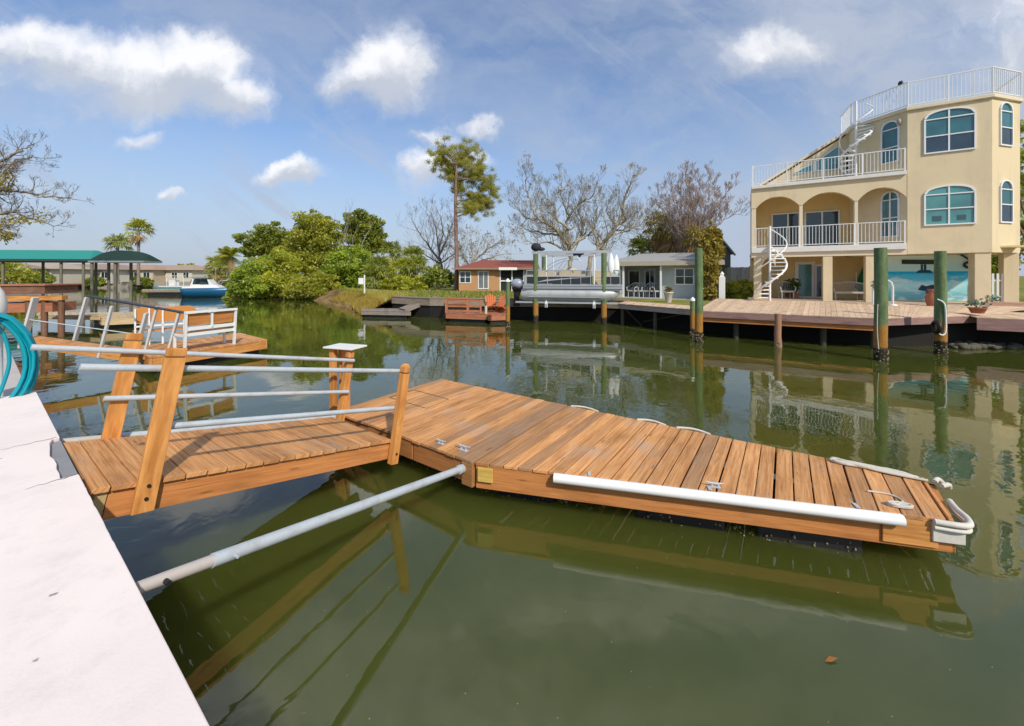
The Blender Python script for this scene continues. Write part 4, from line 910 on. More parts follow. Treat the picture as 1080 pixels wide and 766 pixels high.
b.lathe(c + B.e * .33, [(.14, 0), (.14, .05), (.03, .08)], 10); b.build('arch', WHITE, tr)
b = MB(); r_ = random.Random(2); leaves(b, c + V(0, 0, .95) - B.e * .15, 90, .32, .1, .2, .09, r_); b.build('flowers', leafm('pale_flowers', (.16, .18, .07), (.62, .60, .45)), tr)
pbx = thing('brick_planter', 'low red brick planter at the foot of the right hand pillar', 'planter', at(1060, 326, PADZ - .1)); F = Fr(at(1039, 325.5, PADZ - .15), ANG + .1)
b = MB(); b.box(F, 0, 3.2, 0, .5, 0, .27); b.build('brickwork', brickm('patio_brick', (.42, .14, .07), (.52, .22, .12), (.5, .42, .34), 1.6), pbx, .008)
b = MB(); r_ = random.Random(12); leaves(b, F(.25, .25, .40), 130, .3, .2, .18, .08, r_, .5); b.build('foliage', leafm('succulent', (.05, .13, .10), (.14, .27, .2)), pbx)
# white gate beyond the far pillar
gt = thing('garden_gate', 'white picket gate seen between the two right hand pillars', 'gate', B(8.9, 1.2, PADZ)); b = MB()
for i in range(4): b.beam(B(8.75 + i * .14, 1.2, PADZ), B(8.75 + i * .14, 1.2, PADZ + 1.3), .07, .02, B.f)
b.beam(B(8.7, 1.22, PADZ + .3), B(9.3, 1.22, PADZ + .3), .02, .07); b.beam(B(8.7, 1.22, PADZ + 1.0), B(9.3, 1.22, PADZ + 1.0), .02, .07); b.build('pickets', WHITE, gt)
# ------------------------------------------------------------------ vegetation builders
BARK1 = bark('grey_bark', (.16, .13, .105), (.33, .28, .23)); BARK2 = bark('brown_bark', (.13, .085, .055), (.26, .18, .125)); BARK3 = bark('red_twigs', (.33, .24, .19), (.50, .39, .33)); BARK4 = bark('pine_bark', (.17, .10, .075), (.32, .21, .165)); BARK5 = bark('pale_bark', (.34, .31, .26), (.50, .46, .40))
def grow(b, tips, p, d, L, r, lev, maxlev, r_, spread=.55, up=.25, kids_=(2, 3), curl=.25, shrink=.72, sides=5):
    n = 3 if lev < maxlev else 2; pts = [p]; rad = [r]; q = p.copy(); dd = d.copy()
    for i in range(n):
        dd = (dd + V(r_.gauss(0, curl), r_.gauss(0, curl), r_.gauss(0, curl) * .7) * .5 + V(0, 0, up * .25)).normalized(); q = q + dd * L / n; pts.append(q); rad.append(max(r * (1 - .42 * (i + 1) / n), .006))
    b.tone = 1; b.tube(pts, rad, sides if lev < 2 else (4 if lev < 3 else 3), False)
    if lev >= maxlev: tips.append((q, dd)); return
    k = r_.randint(*kids_)
    for i in range(k):
        t = 1.0 if i == 0 else r_.uniform(.45, 1.0); j = min(int(t * n), n - 1); s = pts[j].lerp(pts[j + 1], t * n - j) if t < 1 else pts[-1]
        a = r_.random() * 6.28; ax = dd.orthogonal().normalized(); ax = Matrix.Rotation(a, 3, dd) @ ax; sp_ = spread * r_.uniform(.6, 1.3) * (.6 if i == 0 else 1)
        nd = (dd * math.cos(sp_) + ax * math.sin(sp_) + V(0, 0, up)).normalized()
        grow(b, tips, s, nd, L * shrink * r_.uniform(.75, 1.15), rad[-1] * (.92 if i == 0 else .68), lev + 1, maxlev, r_, spread, up, kids_, curl, shrink, sides)
def bare_tree(name, label, p, h, seed, mt=BARK1, trunk=.2, r=.2, levels=5, leaves_=None, nl=0, cat='tree', group=None, lean=(0, 0), stems=1, lsz=.12, **k):
    r_ = random.Random(seed); o = thing(name, label, cat, p, 0, group); b = MB(); tips = []; p = Vector(p); tb = MB()
    for s in range(stems):
        a = s * 6.28 / max(stems, 1) + seed; d = V(lean[0] + (.28 * math.cos(a) if stems > 1 else 0), lean[1] + (.28 * math.sin(a) if stems > 1 else 0), 1).normalized(); th = h * trunk
        q = p + d * th * .5 + V(r_.gauss(0, .05), r_.gauss(0, .05), 0); e = q + d * th * .5
        tb.tube([p - V(0, 0, .3), p + V(0, 0, .12), q, e], [r * 1.5, r * 1.15, r * .95, r * .85], 8, False)
        grow(b, tips, e, d, h * .30, r * .8, 0, levels, r_, **k)
        for x in range(2):
            a = r_.random() * 6.28; grow(b, tips, e - d * th * r_.uniform(0, .25), (d + V(math.cos(a), math.sin(a), .1) * .9).normalized(), h * .26, r * .6, 0, levels - (0 if levels < 5 else 1), r_, **k)
    tb.build('trunk', mt, o); b.build('branches', mt, o)
    if leaves_:
        lb = MB(); 
        for i in range(nl):
            q, d = r_.choice(tips); leaves(lb, q - d * r_.uniform(0, .5), 3, .22, .22, .18, lsz, r_)
        lb.build('leaves', leaves_, o)
    return o
LF_Y = leafm('yellow_green', (.19, .22, .02), (.68, .68, .07), .48); LF_O = leafm('olive_green', (.14, .17, .02), (.62, .60, .075), .48); LF_D = leafm('dark_green', (.10, .145, .02), (.42, .45, .06), .46); LF_B = leafm('bright_green', (.13, .20, .02), (.52, .62, .07), .48); LF_P = leafm('palmetto', (.17, .21, .03), (.46, .48, .09), .45); LF_BR = leafm('dead_fronds', (.30, .18, .06), (.58, .40, .16)); LF_VY = leafm('vine_yellow', (.20, .16, .022), (.48, .38, .06)); LF_OR = leafm('budding', (.22, .17, .05), (.40, .33, .12)); LF_SH = leafm('shaggy_green', (.24, .19, .04), (.52, .42, .12))
def limb_tree(name, label, p, d, limbs, seed, mt, r0=.25, tw=.9, lev=3, spacing=.5, spread=.6, up=.22, group=None, leafpts=(), lm=None, lsz=.12, nleaf=60, tipleaf=0):
    """limbs: picture polylines (u, v) with a depth offset at the tip; the first point of each lies on the trunk"""
    r_ = random.Random(seed); o = thing(name, label, 'tree', p, 0, group); p = Vector(p); tb, b, tips = MB(), MB(), []
    for i, (pts, dy, rs) in enumerate(limbs):
        P_ = [ad(u, v, d) + V(0, dy * k / (len(pts) - 1), 0) for k, (u, v) in enumerate(pts)]; P_ = smooth(P_, 6); n = len(P_)
        P_ = [q + V(r_.gauss(0, .05), r_.gauss(0, .08), r_.gauss(0, .05)) * min(1, k / 4) for k, q in enumerate(P_)]
        rad = [max(rs * r0 * (1 - .86 * k / (n - 1)), .014) for k in range(n)]; (tb if i == 0 else b).tube(P_, rad, 7, False)
        L = 0
        for k in range(1, n):
            seg = P_[k] - P_[k - 1]; L += seg.length
            if k < n * .22: continue
            while L > spacing:
                L -= spacing * r_.uniform(.7, 1.3); dd = seg.normalized(); a = r_.random() * 6.28; ax = Matrix.Rotation(a, 3, dd) @ dd.orthogonal().normalized(); f = k / n
                grow(b, tips, P_[k].lerp(P_[k - 1], r_.random()), (dd * .55 + ax * .85 + V(0, 0, up * 1.3)).normalized(), tw * (1.15 - .5 * f) * r_.uniform(.6, 1.2), max(rad[k] * .5, .016), 0, lev, r_, spread, up, (2, 3), .3, .74, 4)
        grow(b, tips, P_[-1], (P_[-1] - P_[-3]).normalized(), tw * .55, rad[-1], 0, lev, r_, spread, up, (2, 3), .3, .74, 4)
    tb.build('trunk', mt, o); b.build('branches', mt, o)
    if lm:
        lb = MB()
        for (u, v, ru, rv, n) in leafpts:
            for k in range(9): c = ad(u + r_.gauss(0, .5) * ru, v + r_.gauss(0, .5) * rv, d + r_.uniform(-1, 1)); leaves(lb, c, n // 9, .4, .4, .3, lsz, r_)
        for k in range(tipleaf): q, dd = r_.choice(tips); leaves(lb, q, 2, .2, .2, .2, lsz, r_)
        lb.build('leaves', lm, o)
    return o
def crown_tree(name, label, p, blobs, n, sz, lm, seed, mt=BARK2, r=.14, cat='tree', group=None, trunkh=None):
    """blobs: (dx, dy, dz, rx, ry, rz) clumps of the crown, relative to p"""
    r_ = random.Random(seed); o = thing(name, label, cat, p, 0, group); p = Vector(p); tb, lb, bb = MB(), MB(), MB()
    mz = min(q[2] for q in blobs); th = trunkh or max(mz, .5); tb.tube([p - V(0, 0, .4), p + V(r_.gauss(0, .08), 0, th * .5), p + V(r_.gauss(0, .12), r_.gauss(0, .1), th)], [r * 1.3, r, r * .8], 8, False)
    V_ = sum(q[3] * q[4] * q[5] for q in blobs) or 1
    top = p + V(0, 0, th)
    for (x, y, z, rx, ry, rz) in blobs:
        c = p + V(x, y, z); m = top.lerp(c, .5) + V(r_.gauss(0, .15), r_.gauss(0, .15), -.1); bb.tube([top - V(0, 0, .3), m, c], [r * .55, r * .35, r * .15], 5, False)
        nn_ = n * rx * ry * rz / V_; leaves(lb, c, int(nn_ * .40), rx * .95, ry * .95, rz * .95, sz, r_, .3)
        ns = max(7, int(14 * (rx * ry * rz / V_ * len(blobs)) ** .4)); k = max(10, int(nn_ * .75 / ns))
        for s in range(ns):
            d = V(r_.gauss(0, 1), r_.gauss(0, 1), r_.gauss(0, 1)).normalized() * r_.uniform(.6, 1.28); q = c + V(d.x * rx, d.y * ry, d.z * rz); f = r_.uniform(.2, .48); bb.tube([c, q], [r * .16, r * .05], 3, False)
            leaves(lb, q, k, rx * f, ry * f, rz * f * .8, sz, r_, .3, min(.85, max(.1, r_.gauss(.5, .22))))  # random clump tone imitates highlights and shadows within the crown
    tb.build('trunk', mt, o); bb.build('limbs', mt, o); lb.build('crown', lm, o); return o
def frond(b, p, a, el, L, r_, wid=.5, drop=.8, n=9, fan=False):
    d = V(math.cos(a) * math.cos(el), math.sin(a) * math.cos(el), math.sin(el)); tn = min(1, max(0, r_.gauss(.5, .22)))
    if fan:
        st = p + d * L * .45; b.tone = tn; b.tube([p, st], [.025, .015], 3, False); side = d.cross(V(0, 0, 1)).normalized(); upv = side.cross(d)
        for k in range(n + 4):
            t = (k / (n + 3) - .5) * 3.3; e = (d * math.cos(t) + side * math.sin(t) + upv * r_.gauss(0, .16)).normalized(); w_ = (e.cross(upv) + upv * r_.gauss(0, .5)).normalized() * L * .036; tip = st + e * L * .55 * r_.uniform(.8, 1.1) - V(0, 0, drop * L * .22 * (.6 + r_.random() * .8)); m = st + e * L * .3 + upv * L * .02
            b.tone = min(1, max(0, tn + r_.gauss(0, .08))); b.poly([st, m - w_, tip, m + w_])
        return
    pts = []; q = p.copy()
    for k in range(n + 1): f = k / n; pts.append(p + d * L * f - V(0, 0, drop * L * f * f * .55))
    b.tone = tn * .7; b.tube(pts, [.03 * (1 - k / (n + 1)) + .004 for k in range(n + 1)], 3, False)
    for k in range(1, n + 1):
        e = (pts[k] - pts[k - 1]).normalized(); side = e.cross(V(0, 0, 1)).normalized(); f = k / n; l = wid * L * (.25 + .75 * math.sin(math.pi * min(1, f * .85 + .12)))
        for s in (-1, 1):
            for h_ in (0, .5):
                c = pts[k - 1].lerp(pts[k], h_); tip = c + side * s * l * .75 + e * l * .5 - V(0, 0, l * .35); b.tone = min(1, max(0, tn + r_.gauss(0, .1))); w_ = e * .045 * L * .6; b.poly([c - w_, c + w_, tip])
def palm(name, label, p, h, nf, L, seed, lm=LF_P, dead=0, r=.14, fan=True, bend=0., cat='palm', group=None, n=9, tm=BARK1):
    r_ = random.Random(seed); o = thing(name, label, cat, p, 0, group); p = Vector(p); tb = MB(); pts = [p + V(bend * (k / 6) ** 2, 0, h * k / 6 - (.3 if k == 0 else 0)) for k in range(7)]
    tb.tube(pts, [r * 1.25, r, r * .95, r * .95, r * .92, r * .95, r], 9); tb.build('trunk', tm, o); top = pts[-1]; lb = MB()
    for k in range(nf):
        el = r_.uniform(-.5, 1.35); frond(lb, top, r_.random() * 6.28, el, L * r_.uniform(.8, 1.1), r_, .5, .9 if el < .6 else .6, n, fan)
    lb.build('crown', lm, o)
    if dead:
        db = MB()
        for k in range(dead): frond(db, top - V(0, 0, r_.uniform(.0, .9)), r_.random() * 6.28, r_.uniform(-1.45, -.6), L * r_.uniform(.7, 1.0), r_, .45, .5, n, fan)
        db.build('dead_skirt', LF_BR, o)
    return o
def gp(u, d, z=None): return V((u - CX) / FPX * d, d, GZ if z is None else z)
def hz(v, d): return HC + (YH - v) / FPX * d
# mangrove point: blob lists written in picture columns at a distance, turned into metres once
def blobs_at(p, d, L):
    return [((u - CX) / FPX * d - p.x, dy, hz(v, d) - p.z, ru * d / FPX * 1.12, ru * d / FPX * .9, rv * d / FPX * 1.12) for (u, v, ru, rv, dy) in L]
GRP = 'trees and bushes on the mangrove point'
def mang(name, label, u, d, L, n, sz, lm, seed, cat='tree', **k):
    p = gp(u, d, .7 if d < 43 else GZ); return crown_tree(name, label, p, blobs_at(p, d, L), n, sz, lm, seed, cat=cat, group=GRP, **k)
mang('mangrove', 'bright green mangrove at the water edge beside the blue boat, leftmost on the point', 262, 42.2, [(260, 297, 14, 11, 0), (270, 286, 15, 13, 0), (256, 307, 10, 6, -.5), (275, 302, 14, 11, -.5), (250, 312, 6, 3, -1)], 17100, 0.15, LF_B, 1, 'mangrove')
mang('mangrove', 'yellow green mangrove at the middle of the dark undercut bank', 293, 42.6, [(290, 293, 17, 15, 0), (303, 300, 15, 12, 0), (284, 306, 13, 8, -.6), (300, 279, 14, 12, .4), (312, 309, 10, 6, -.8)], 17100, 0.15, LF_Y, 2, 'mangrove')
mang('mangrove', 'low olive mangrove hanging over the bank at the right end of the undercut', 326, 41, [(322, 303, 15, 10, 0), (335, 298, 12, 10, .3), (315, 309, 10, 5, -.8), (338, 309, 9, 5, -.3)], 12350, 0.15, LF_O, 3, 'mangrove')
mang('shade_tree', 'dark spreading tree with gaps in its flat crown, leftmost tall one on the point', 281, 48, [(270, 253, 13, 9, 0), (288, 248, 15, 9, 0), (281, 262, 16, 9, 0), (264, 264, 9, 6, 0), (300, 258, 12, 9, 0)], 12350, 0.16, LF_D, 4)
mang('olive_tree', 'tall full olive green tree at the middle of the mangrove point', 328, 47, [(330, 242, 17, 14, 0), (318, 257, 16, 14, 0), (343, 258, 16, 16, 0), (328, 277, 20, 14, 0), (348, 240, 11, 9, 0), (310, 272, 13, 12, 0), (333, 231, 8, 7, 0), (345, 284, 14, 12, 0)], 26600, 0.17, LF_O, 5)
mang('broadleaf_tree', 'bright leafed tree standing in front of the dark oak on the point', 370, 44, [(362, 284, 15, 13, 0), (376, 290, 13, 12, 0), (355, 297, 13, 9, 0), (383, 278, 11, 10, 0), (370, 268, 10, 9, .6)], 15200, 0.16, LF_B, 6)
mang('dark_oak', 'dark broad oak rising highest at the right of the mangrove point', 385, 50, [(380, 234, 13, 10, 0), (391, 245, 12, 11, 0), (374, 247, 12, 10, 0), (397, 255, 8, 8, 0), (384, 262, 13, 9, 0), (399, 238, 5, 6, 0)], 15200, 0.17, LF_D, 7)
bare_tree('snag', 'pale leafless snag showing between the olive tree and the dark oak', gp(362, 49), 10.0, 21, BARK5, .35, .13, 4, spread=.35, up=.4, group=GRP)
bare_tree('snag', 'slender pale dead stem before the dark oak', gp(374, 46), 7.6, 22, BARK5, .4, .10, 3, spread=.35, up=.4, group=GRP)
rr = random.Random(31)
for i, (u, v, d, lab) in enumerate(((404, 284, 40, 'palmetto palm leaning at the left end of the palmetto clump'), (415, 268, 43, 'tallest palmetto palm at the back of the clump'), (424, 286, 39.5, 'yellowing palmetto palm in the front middle of the clump'), (434, 272, 42, 'dark green palmetto palm behind the front middle one'), (441, 284, 39, 'palmetto palm at the right end of the clump beside the bare trees'), (396, 293, 38, 'low palmetto beside the white sign'))):
    g = gp(u, d); palm('palmetto', lab, g, hz(v, d) - GZ, 34, 1.9, 40 + i, LF_P if i != 2 else LF_Y, 6 if i in (2, 4) else 2, .15, True, rr.uniform(-.3, .3), 'palmetto', 'palmetto palms on the bank', 9)
crown_tree('shrub', 'low dense shrub under the palmettos to the right of the white sign', gp(428, 37.5), blobs_at(gp(428, 37.5), 37.5, [(412, 301, 10, 5, 0), (428, 300, 11, 6, 0), (441, 300, 8, 6, 0)]), 2200, .18, LF_Y, 8, cat='shrub', r=.05, trunkh=.2)
crown_tree('shrub', 'round dark shrub under the bare trees left of the pine trunk', gp(462, 38), blobs_at(gp(462, 38), 38, [(458, 292, 9, 8, 0), (470, 295, 9, 7, 0), (450, 296, 8, 7, 0)]), 2200, .2, LF_D, 9, cat='shrub', r=.05, trunkh=.2)
limb_tree('bare_tree', 'grey leafless tree left of the tall pine', gp(466, 46), 46, [([(466, 306), (466, 285), (462, 262), (458, 236), (452, 222)], .5, 1), ([(464, 275), (452, 258), (442, 244), (436, 232)], -1, .7), ([(464, 268), (472, 250), (476, 236), (474, 224)], 1, .7), ([(463, 262), (468, 244), (464, 226)], -1, .6), ([(465, 280), (450, 270), (438, 264)], 1, .55), ([(465, 278), (478, 268), (486, 262)], 1, .5)], 51, BARK1, .2, 1.3, 4, .55, group='bare winter trees')
limb_tree('bare_tree', 'pale spreading bare tree behind the red roofed house', gp(498, 45), 45, [([(494, 305), (496, 285), (503, 268), (508, 256)], 0, 1), ([(496, 284), (488, 268), (480, 256), (476, 250)], 1, .7), ([(499, 276), (514, 264), (526, 256), (534, 252)], -1, .7), ([(498, 280), (512, 274), (528, 268), (540, 268)], 1, .6), ([(498, 278), (497, 262), (494, 250)], 1, .6)], 53, BARK5, .2, 1.2, 4, .5, spread=.65, up=.16, group='bare winter trees', lm=LF_OR, tipleaf=260)
bare_tree('bare_tree', 'small pale bare tree between the pine and the red roof', gp(486, 49), 6.0, 54, BARK5, .2, .13, 5, LF_OR, 70, spread=.6, up=.2, group='bare winter trees')
limb_tree('bare_tree', 'largest bare tree, its grey limbs spreading wide above the boat lift', gp(602, 33), 33, [([(603, 306), (602, 280), (602, 262), (598, 242), (600, 226), (594, 209), (593, 187)], .5, 1),
    ([(602, 264), (592, 250), (581, 239), (567, 232), (559, 216), (554, 200), (554, 186)], -1.5, .8), ([(602, 262), (612, 250), (617, 236), (613, 221), (616, 204), (614, 192)], 1.5, .7), ([(618, 300), (623, 272), (635, 258), (647, 242), (654, 227), (656, 212), (662, 195), (666, 187)], -1, .95),
    ([(639, 252), (650, 239), (662, 232), (670, 223)], 1, .5), ([(600, 242), (588, 230), (585, 216), (577, 204), (573, 194)], 2, .55), ([(600, 229), (610, 216), (621, 210), (625, 197)], -2, .5), ([(606, 256), (621, 247), (631, 236), (633, 220), (637, 206)], 2, .55), ([(590, 248), (573, 245), (557, 242), (548, 236)], 1, .5), ([(592, 262), (579, 256), (563, 258), (550, 254)], -1, .5), ([(567, 232), (554, 229), (546, 216), (542, 204)], 1, .4), ([(647, 242), (658, 244), (670, 239), (678, 232)], -1, .45), ([(585, 216), (567, 215)], 1, .3), ([(649, 236), (641, 223), (645, 209)], 1, .4)],
    57, bark('mossy_bark', (.24, .20, .14), (.44, .39, .29)), .21, .98, 4, .30, spread=.55, up=.26, group='bare winter trees', lm=LF_OR, tipleaf=260, lsz=.1)
RL_ = [([(730, 300), (729, 275), (729, 250), (730, 220), (731, 190)], .3, 1)]
for k in range(15):
    th = R(2 + 176 * k / 14); eu, ev = 731 + 39 * math.cos(th), 226 - 42 * math.sin(th); s0 = 252 + 22 * abs(math.sin(th)); RL_.append(([(729, s0), (729 + 9 * math.cos(th), s0 - 9 - 6 * math.sin(th)), (730 + 25 * math.cos(th), 236 - 24 * math.sin(th)), (eu, ev)], (k % 3 - 1) * 1.3, .5))
limb_tree('bare_tree', 'reddish brown bare tree fanning upward behind the shaggy palms', gp(728, 27.5), 27.5, RL_, 61, BARK3, .09, .52, 4, .17, .5, .26, group='bare winter trees')
limb_tree('bare_tree', 'faint bare tree low between the big bare tree and the brown palms', gp(676, 36), 36, [([(690, 300), (688, 262), (680, 244), (672, 234)], 0, 1), ([(687, 262), (676, 256), (664, 250)], 1, .6), ([(687, 258), (694, 240), (700, 222)], -1, .7), ([(684, 250), (690, 234), (688, 218)], 1, .6), ([(678, 242), (664, 240), (654, 232)], 1, .4)], 63, BARK5, .12, 1.0, 4, .42, group='bare winter trees')
# tall pine
pn = thing('pine_tree', 'tall slender pine with a high lopsided crown above the grass', 'pine', gp(481, 36)); p = gp(481, 36); top = hz(158, 36) - GZ; tb, bb, lb = MB(), MB(), MB(); r_ = random.Random(17)
tb.tube([p + V(.05 * math.sin(k), 0, -.3 if k == 0 else top * k / 8) for k in range(9)], [.24, .20, .185, .175, .165, .15, .12, .08, .03], 9, False); tb.build('trunk', BARK4, pn)
for (u, v, ru, rv) in ((468, 160, 9, 6), (482, 165, 11, 8), (494, 172, 10, 8), (476, 178, 10, 7), (499, 182, 9, 7), (489, 186, 11, 7), (510, 184, 7, 7), (515, 196, 7, 6), (504, 203, 8, 7), (496, 212, 7, 7), (513, 214, 5, 6), (464, 168, 6, 7), (490, 156, 7, 6), (498, 222, 6, 5), (482, 196, 4, 4)):
    c = ad(u, v, 36) + V(0, r_.uniform(-1.2, 1.2), 0); s = p + V(0, 0, min(top * .98, c.z - GZ - r_.uniform(.2, 1.1))); m = s.lerp(c, .55) + V(0, 0, -.15); bb.tube([s, m, c], [.06, .045, .02], 5, False)
    for k in range(26):
        q = c + V(r_.gauss(0, .62) * ru / 8, r_.gauss(0, .6), r_.gauss(0, .55) * rv / 7); bb.tube([c, q], [.018, .008], 3, False)
        for j in range(100):
            d = V(r_.gauss(0, 1), r_.gauss(0, 1), r_.gauss(.3, 1)).normalized(); l = r_.uniform(.18, .38); x = d.orthogonal().normalized() * .017; lb.tone = min(1, max(0, r_.gauss(.55, .25))); q2 = q + V(r_.gauss(0, .14), r_.gauss(0, .14), r_.gauss(0, .10)); lb.poly([q2 - x, q2 + x, q2 + d * l])
for k in range(9):
    z = top * r_.uniform(.55, .8); a = r_.random() * 6.28; s = p + V(0, 0, z); bb.tube([s, s + V(math.cos(a) * .7, math.sin(a) * .7, r_.uniform(-.1, .3))], [.03, .008], 4, False)
bb.build('limbs', BARK4, pn); lb.build('needles', leafm('pine_needles', (.20, .22, .03), (.52, .48, .08), .45), pn)
# shaggy palms and vine column by the grey bungalow
palm('shaggy_palm', 'left one of the palms with brown dead skirts behind the grey bungalow', gp(697, 31), hz(240, 31) - GZ, 24, 1.65, 70, LF_SH, 60, .17, group='shaggy palms')
palm('shaggy_palm', 'middle palm with a brown dead skirt behind the grey bungalow', gp(710, 29.5), hz(243, 29.5) - GZ, 20, 1.65, 71, LF_SH, 64, .17, group='shaggy palms')
palm('shaggy_palm', 'third shaggy palm, half hidden by the reddish bare tree behind the vines', gp(735, 26.5), hz(252, 26.5) - GZ, 16, 1.3, 74, LF_SH, 60, .15, group='shaggy palms')
palm('fan_palm', 'small green fan palm showing above the bungalow roof', gp(677, 32), hz(264, 32) - GZ, 34, 1.5, 72, LF_P, 4, .15)
vp = gp(750, 21.5); crown_tree('vine_column', 'stump overgrown with yellow brown vines left of the white post', vp, blobs_at(vp, 21.5, [(752, 262, 8, 14, 0), (748, 280, 8, 15, 0), (753, 296, 8, 13, 0), (748, 308, 8, 8, 0), (757, 250, 5, 8, 0), (743, 258, 5, 9, 0), (750, 244, 4, 6, 0)]), 9000, .10, LF_VY, 10, cat='shrub', r=.18, trunkh=3.0)
hp_ = gp(781, 22.5); crown_tree('hedge', 'leafy yellow green hedge between the white post and the cream house', hp_, blobs_at(hp_, 22.5, [(771, 308, 9, 9, 0), (783, 306, 10, 9, 0), (793, 309, 8, 8, 0), (778, 314, 9, 5, -.3)]), 3400, .14, LF_Y, 11, cat='hedge', r=.05, trunkh=.2)
rp_ = gp(1098, 21); crown_tree('evergreen', 'dark evergreen tree half cut by the right edge behind the cream house', rp_, blobs_at(rp_, 21, [(1100, 240, 25, 22, 2), (1098, 205, 23, 22, 2), (1100, 165, 22, 22, 2), (1104, 128, 20, 18, 2), (1098, 275, 20, 18, 2)]), 5200, .17, LF_D, 12)
# ------------------------------------------------------------------ grey bungalow
G = Fr((6.75, 25.0, 0), ANG); GW = G.hit(756); gb = thing('grey_bungalow', 'low pale grey bungalow with a shaded porch and a flat grey roof', 'house', G(0, 0, GZ), ANG)
GWALL = paint('bungalow_wall', (.50, .53, .48), .8, .2); 
def gx(u, y=0): return G.hit(u, y)
def gz_(u, v, y=0): p = G(gx(u, y), y, 0); return zv(p, v)
ze = 3.15
b = MB(); b.box(G, gx(698), GW, 0, 7, .9, ze); b.box(G, .1, gx(698), 1.8, 7, .9, ze); b.box(G, .1, .3, 0, 1.8, .9, ze); b.build('wall', GWALL, gb)
b = MB(); b.hexa([G(-.5, -.7, ze), G(GW + .4, -.7, ze), G(GW + .4, 7.4, ze), G(-.5, 7.4, ze), G(-.5, -.7, ze + .22), G(GW + .4, -.7, ze + .22), G(GW - 1, 4, ze + .95), G(.6, 4, ze + .95)], 1); b.build('roof', paint('grey_shingle', (.34, .33, .32), .9, .3, sc=8), gb)
b = MB(); b.box(G, -.52, GW + .42, -.74, -.705, ze - .04, ze + .2); b.build('fascia', paint('tan_fascia', (.46, .40, .28), .6), gb)
for u in (657.5, 697): b = MB(); x = gx(u, -.5); b.box(G, x - .05, x + .05, -.55, -.45, .9, ze); b.build('porch_post', WHITE, gb)
def simple_win(par, fr, x0, x1, z0, z1, y=0, glass=GLD, mull=(), bars=(), fw=.07, frame=WHITE, name='window'):
    b = MB(); b.box(fr, x0 - fw, x1 + fw, y - .05, y, z0 - fw, z0); b.box(fr, x0 - fw, x1 + fw, y - .05, y, z1, z1 + fw); b.box(fr, x0 - fw, x0, y - .048, y, z0, z1); b.box(fr, x1, x1 + fw, y - .048, y, z0, z1)
    for m_ in mull: b.box(fr, m_ - fw * .4, m_ + fw * .4, y - .044, y, z0, z1)
    for m_ in bars: b.box(fr, x0, x1, y - .042, y, m_ - fw * .25, m_ + fw * .25)
    o = b.build(name, frame, par); b = MB(); b.box(fr, x0, x1, y - .02, y - .004, z0, z1); b.build('pane', glass, o); return o
x0, x1 = gx(713), gx(731); za, zb_ = gz_(722, 299.5), gz_(722, 284); simple_win(gb, G, x0, x1, za, zb_, mull=((x0 + x1) / 2,), bars=((za + zb_) / 2,))
simple_win(gb, G, gx(681, 1.8), gx(690, 1.8), 1.25, 2.9, 1.8, name='sliding_door', mull=(gx(685.5, 1.8),)); simple_win(gb, G, gx(664, 1.8), gx(674, 1.8), 1.7, 2.8, 1.8, GLBR)
b = MB(); b.box(G, 0, GW, -1.0, 1.8, .9, 1.16); b.build('porch_floor', CONC, gb)
for i, (u, lab) in enumerate(((668, 'leftmost white chair on the shaded bungalow porch'), (676, 'white chair in the middle of the bungalow porch'), (684, 'white chair beside the round backed one on the bungalow porch'), (693, 'rightmost white chair on the bungalow porch by the post'))):
    p = G(gx(u, .2), .2 + .2 * (i % 2), 1.16); sofa(p, .5, ANG + (.4 if i % 2 else -.3), 'porch_chair', lab)
lw = MB(); po = thing('lawn_planter', 'white tapered planter tub at the back of the narrow dock', 'planter', at(705, 319.5, DZ)); c = at(705, 319.5, DZ); lw.lathe(c, [(.13, 0), (.22, .5), (.25, .52), (.25, .56), (.2, .56), (.2, .5)], 14); lw.build('tub', paint('tub_white', (.62, .56, .50)), po)
b = MB(); leaves(b, c + V(0, 0, .68), 60, .22, .22, .16, .09, random.Random(4)); b.build('foliage', leafm('dry_plant', (.12, .08, .03), (.26, .2, .08)), po)
pw = thing('dock_post', 'square white post with a lamp cap at the left corner of the sunlit deck', 'post', at(761.5, 318.5, GZ)); F = Fr(at(761.5, 318.5, GZ - .05), ANG); b = MB(); b.box(F, -.15, .15, -.15, .15, 0, 1.38); b.build('shaft', PVC, pw, .01); b = MB(); b.box(F, -.09, .09, -.09, .09, 1.38, 1.52); b.lathe(F(0, 0, 1.52), [(.12, 0), (.05, .1), (.02, .14)], 8); b.build('lamp_cap', PVC, pw)
# dark gabled house and fence behind
D_ = Fr(gp(752, 30), R(8)); dg = thing('dark_gabled_house', 'house end with a dark grey gable peeping out behind the vines', 'house', gp(752, 30)); b = MB(); zt_ = hz(268, 30); b.box(D_, -2.0, 1.5, 0, 6, GZ - .2, zt_ - 1.05); b.build('wall', paint('slate_wall', (.12, .14, .16), .7), dg)
b = MB(); b.slab([D_(-.2, 0, zt_ - 1.05), D_(1.75, 0, zt_ - 1.15), D_(.75, 0, zt_)], D_.f * 6); b.build('gable', paint('slate_gable', (.10, .12, .14), .7), dg)
b = MB(); b.beam(D_(.7, -.05, zt_ + .05), D_(1.85, -.05, zt_ - 1.2), .12, .1, D_.f); b.beam(D_(.8, -.05, zt_ + .05), D_(-.3, -.05, zt_ - 1.1), .12, .1, D_.f); b.build('barge_board', paint('grey_trim', (.3, .31, .32)), dg)
fn = thing('board_fence', 'tall grey board fence beyond the hedge', 'fence', gp(780, 28)); F = Fr(gp(764, 28), R(-8)); b = MB(); r_ = random.Random(4); x = 0
while x < 3.4: b.tone = r_.uniform(.85, 1.1); b.box(F, x, x + .145, 0, .025, 0, hz(282, 28) - GZ + r_.uniform(-.01, .01)); x += .15
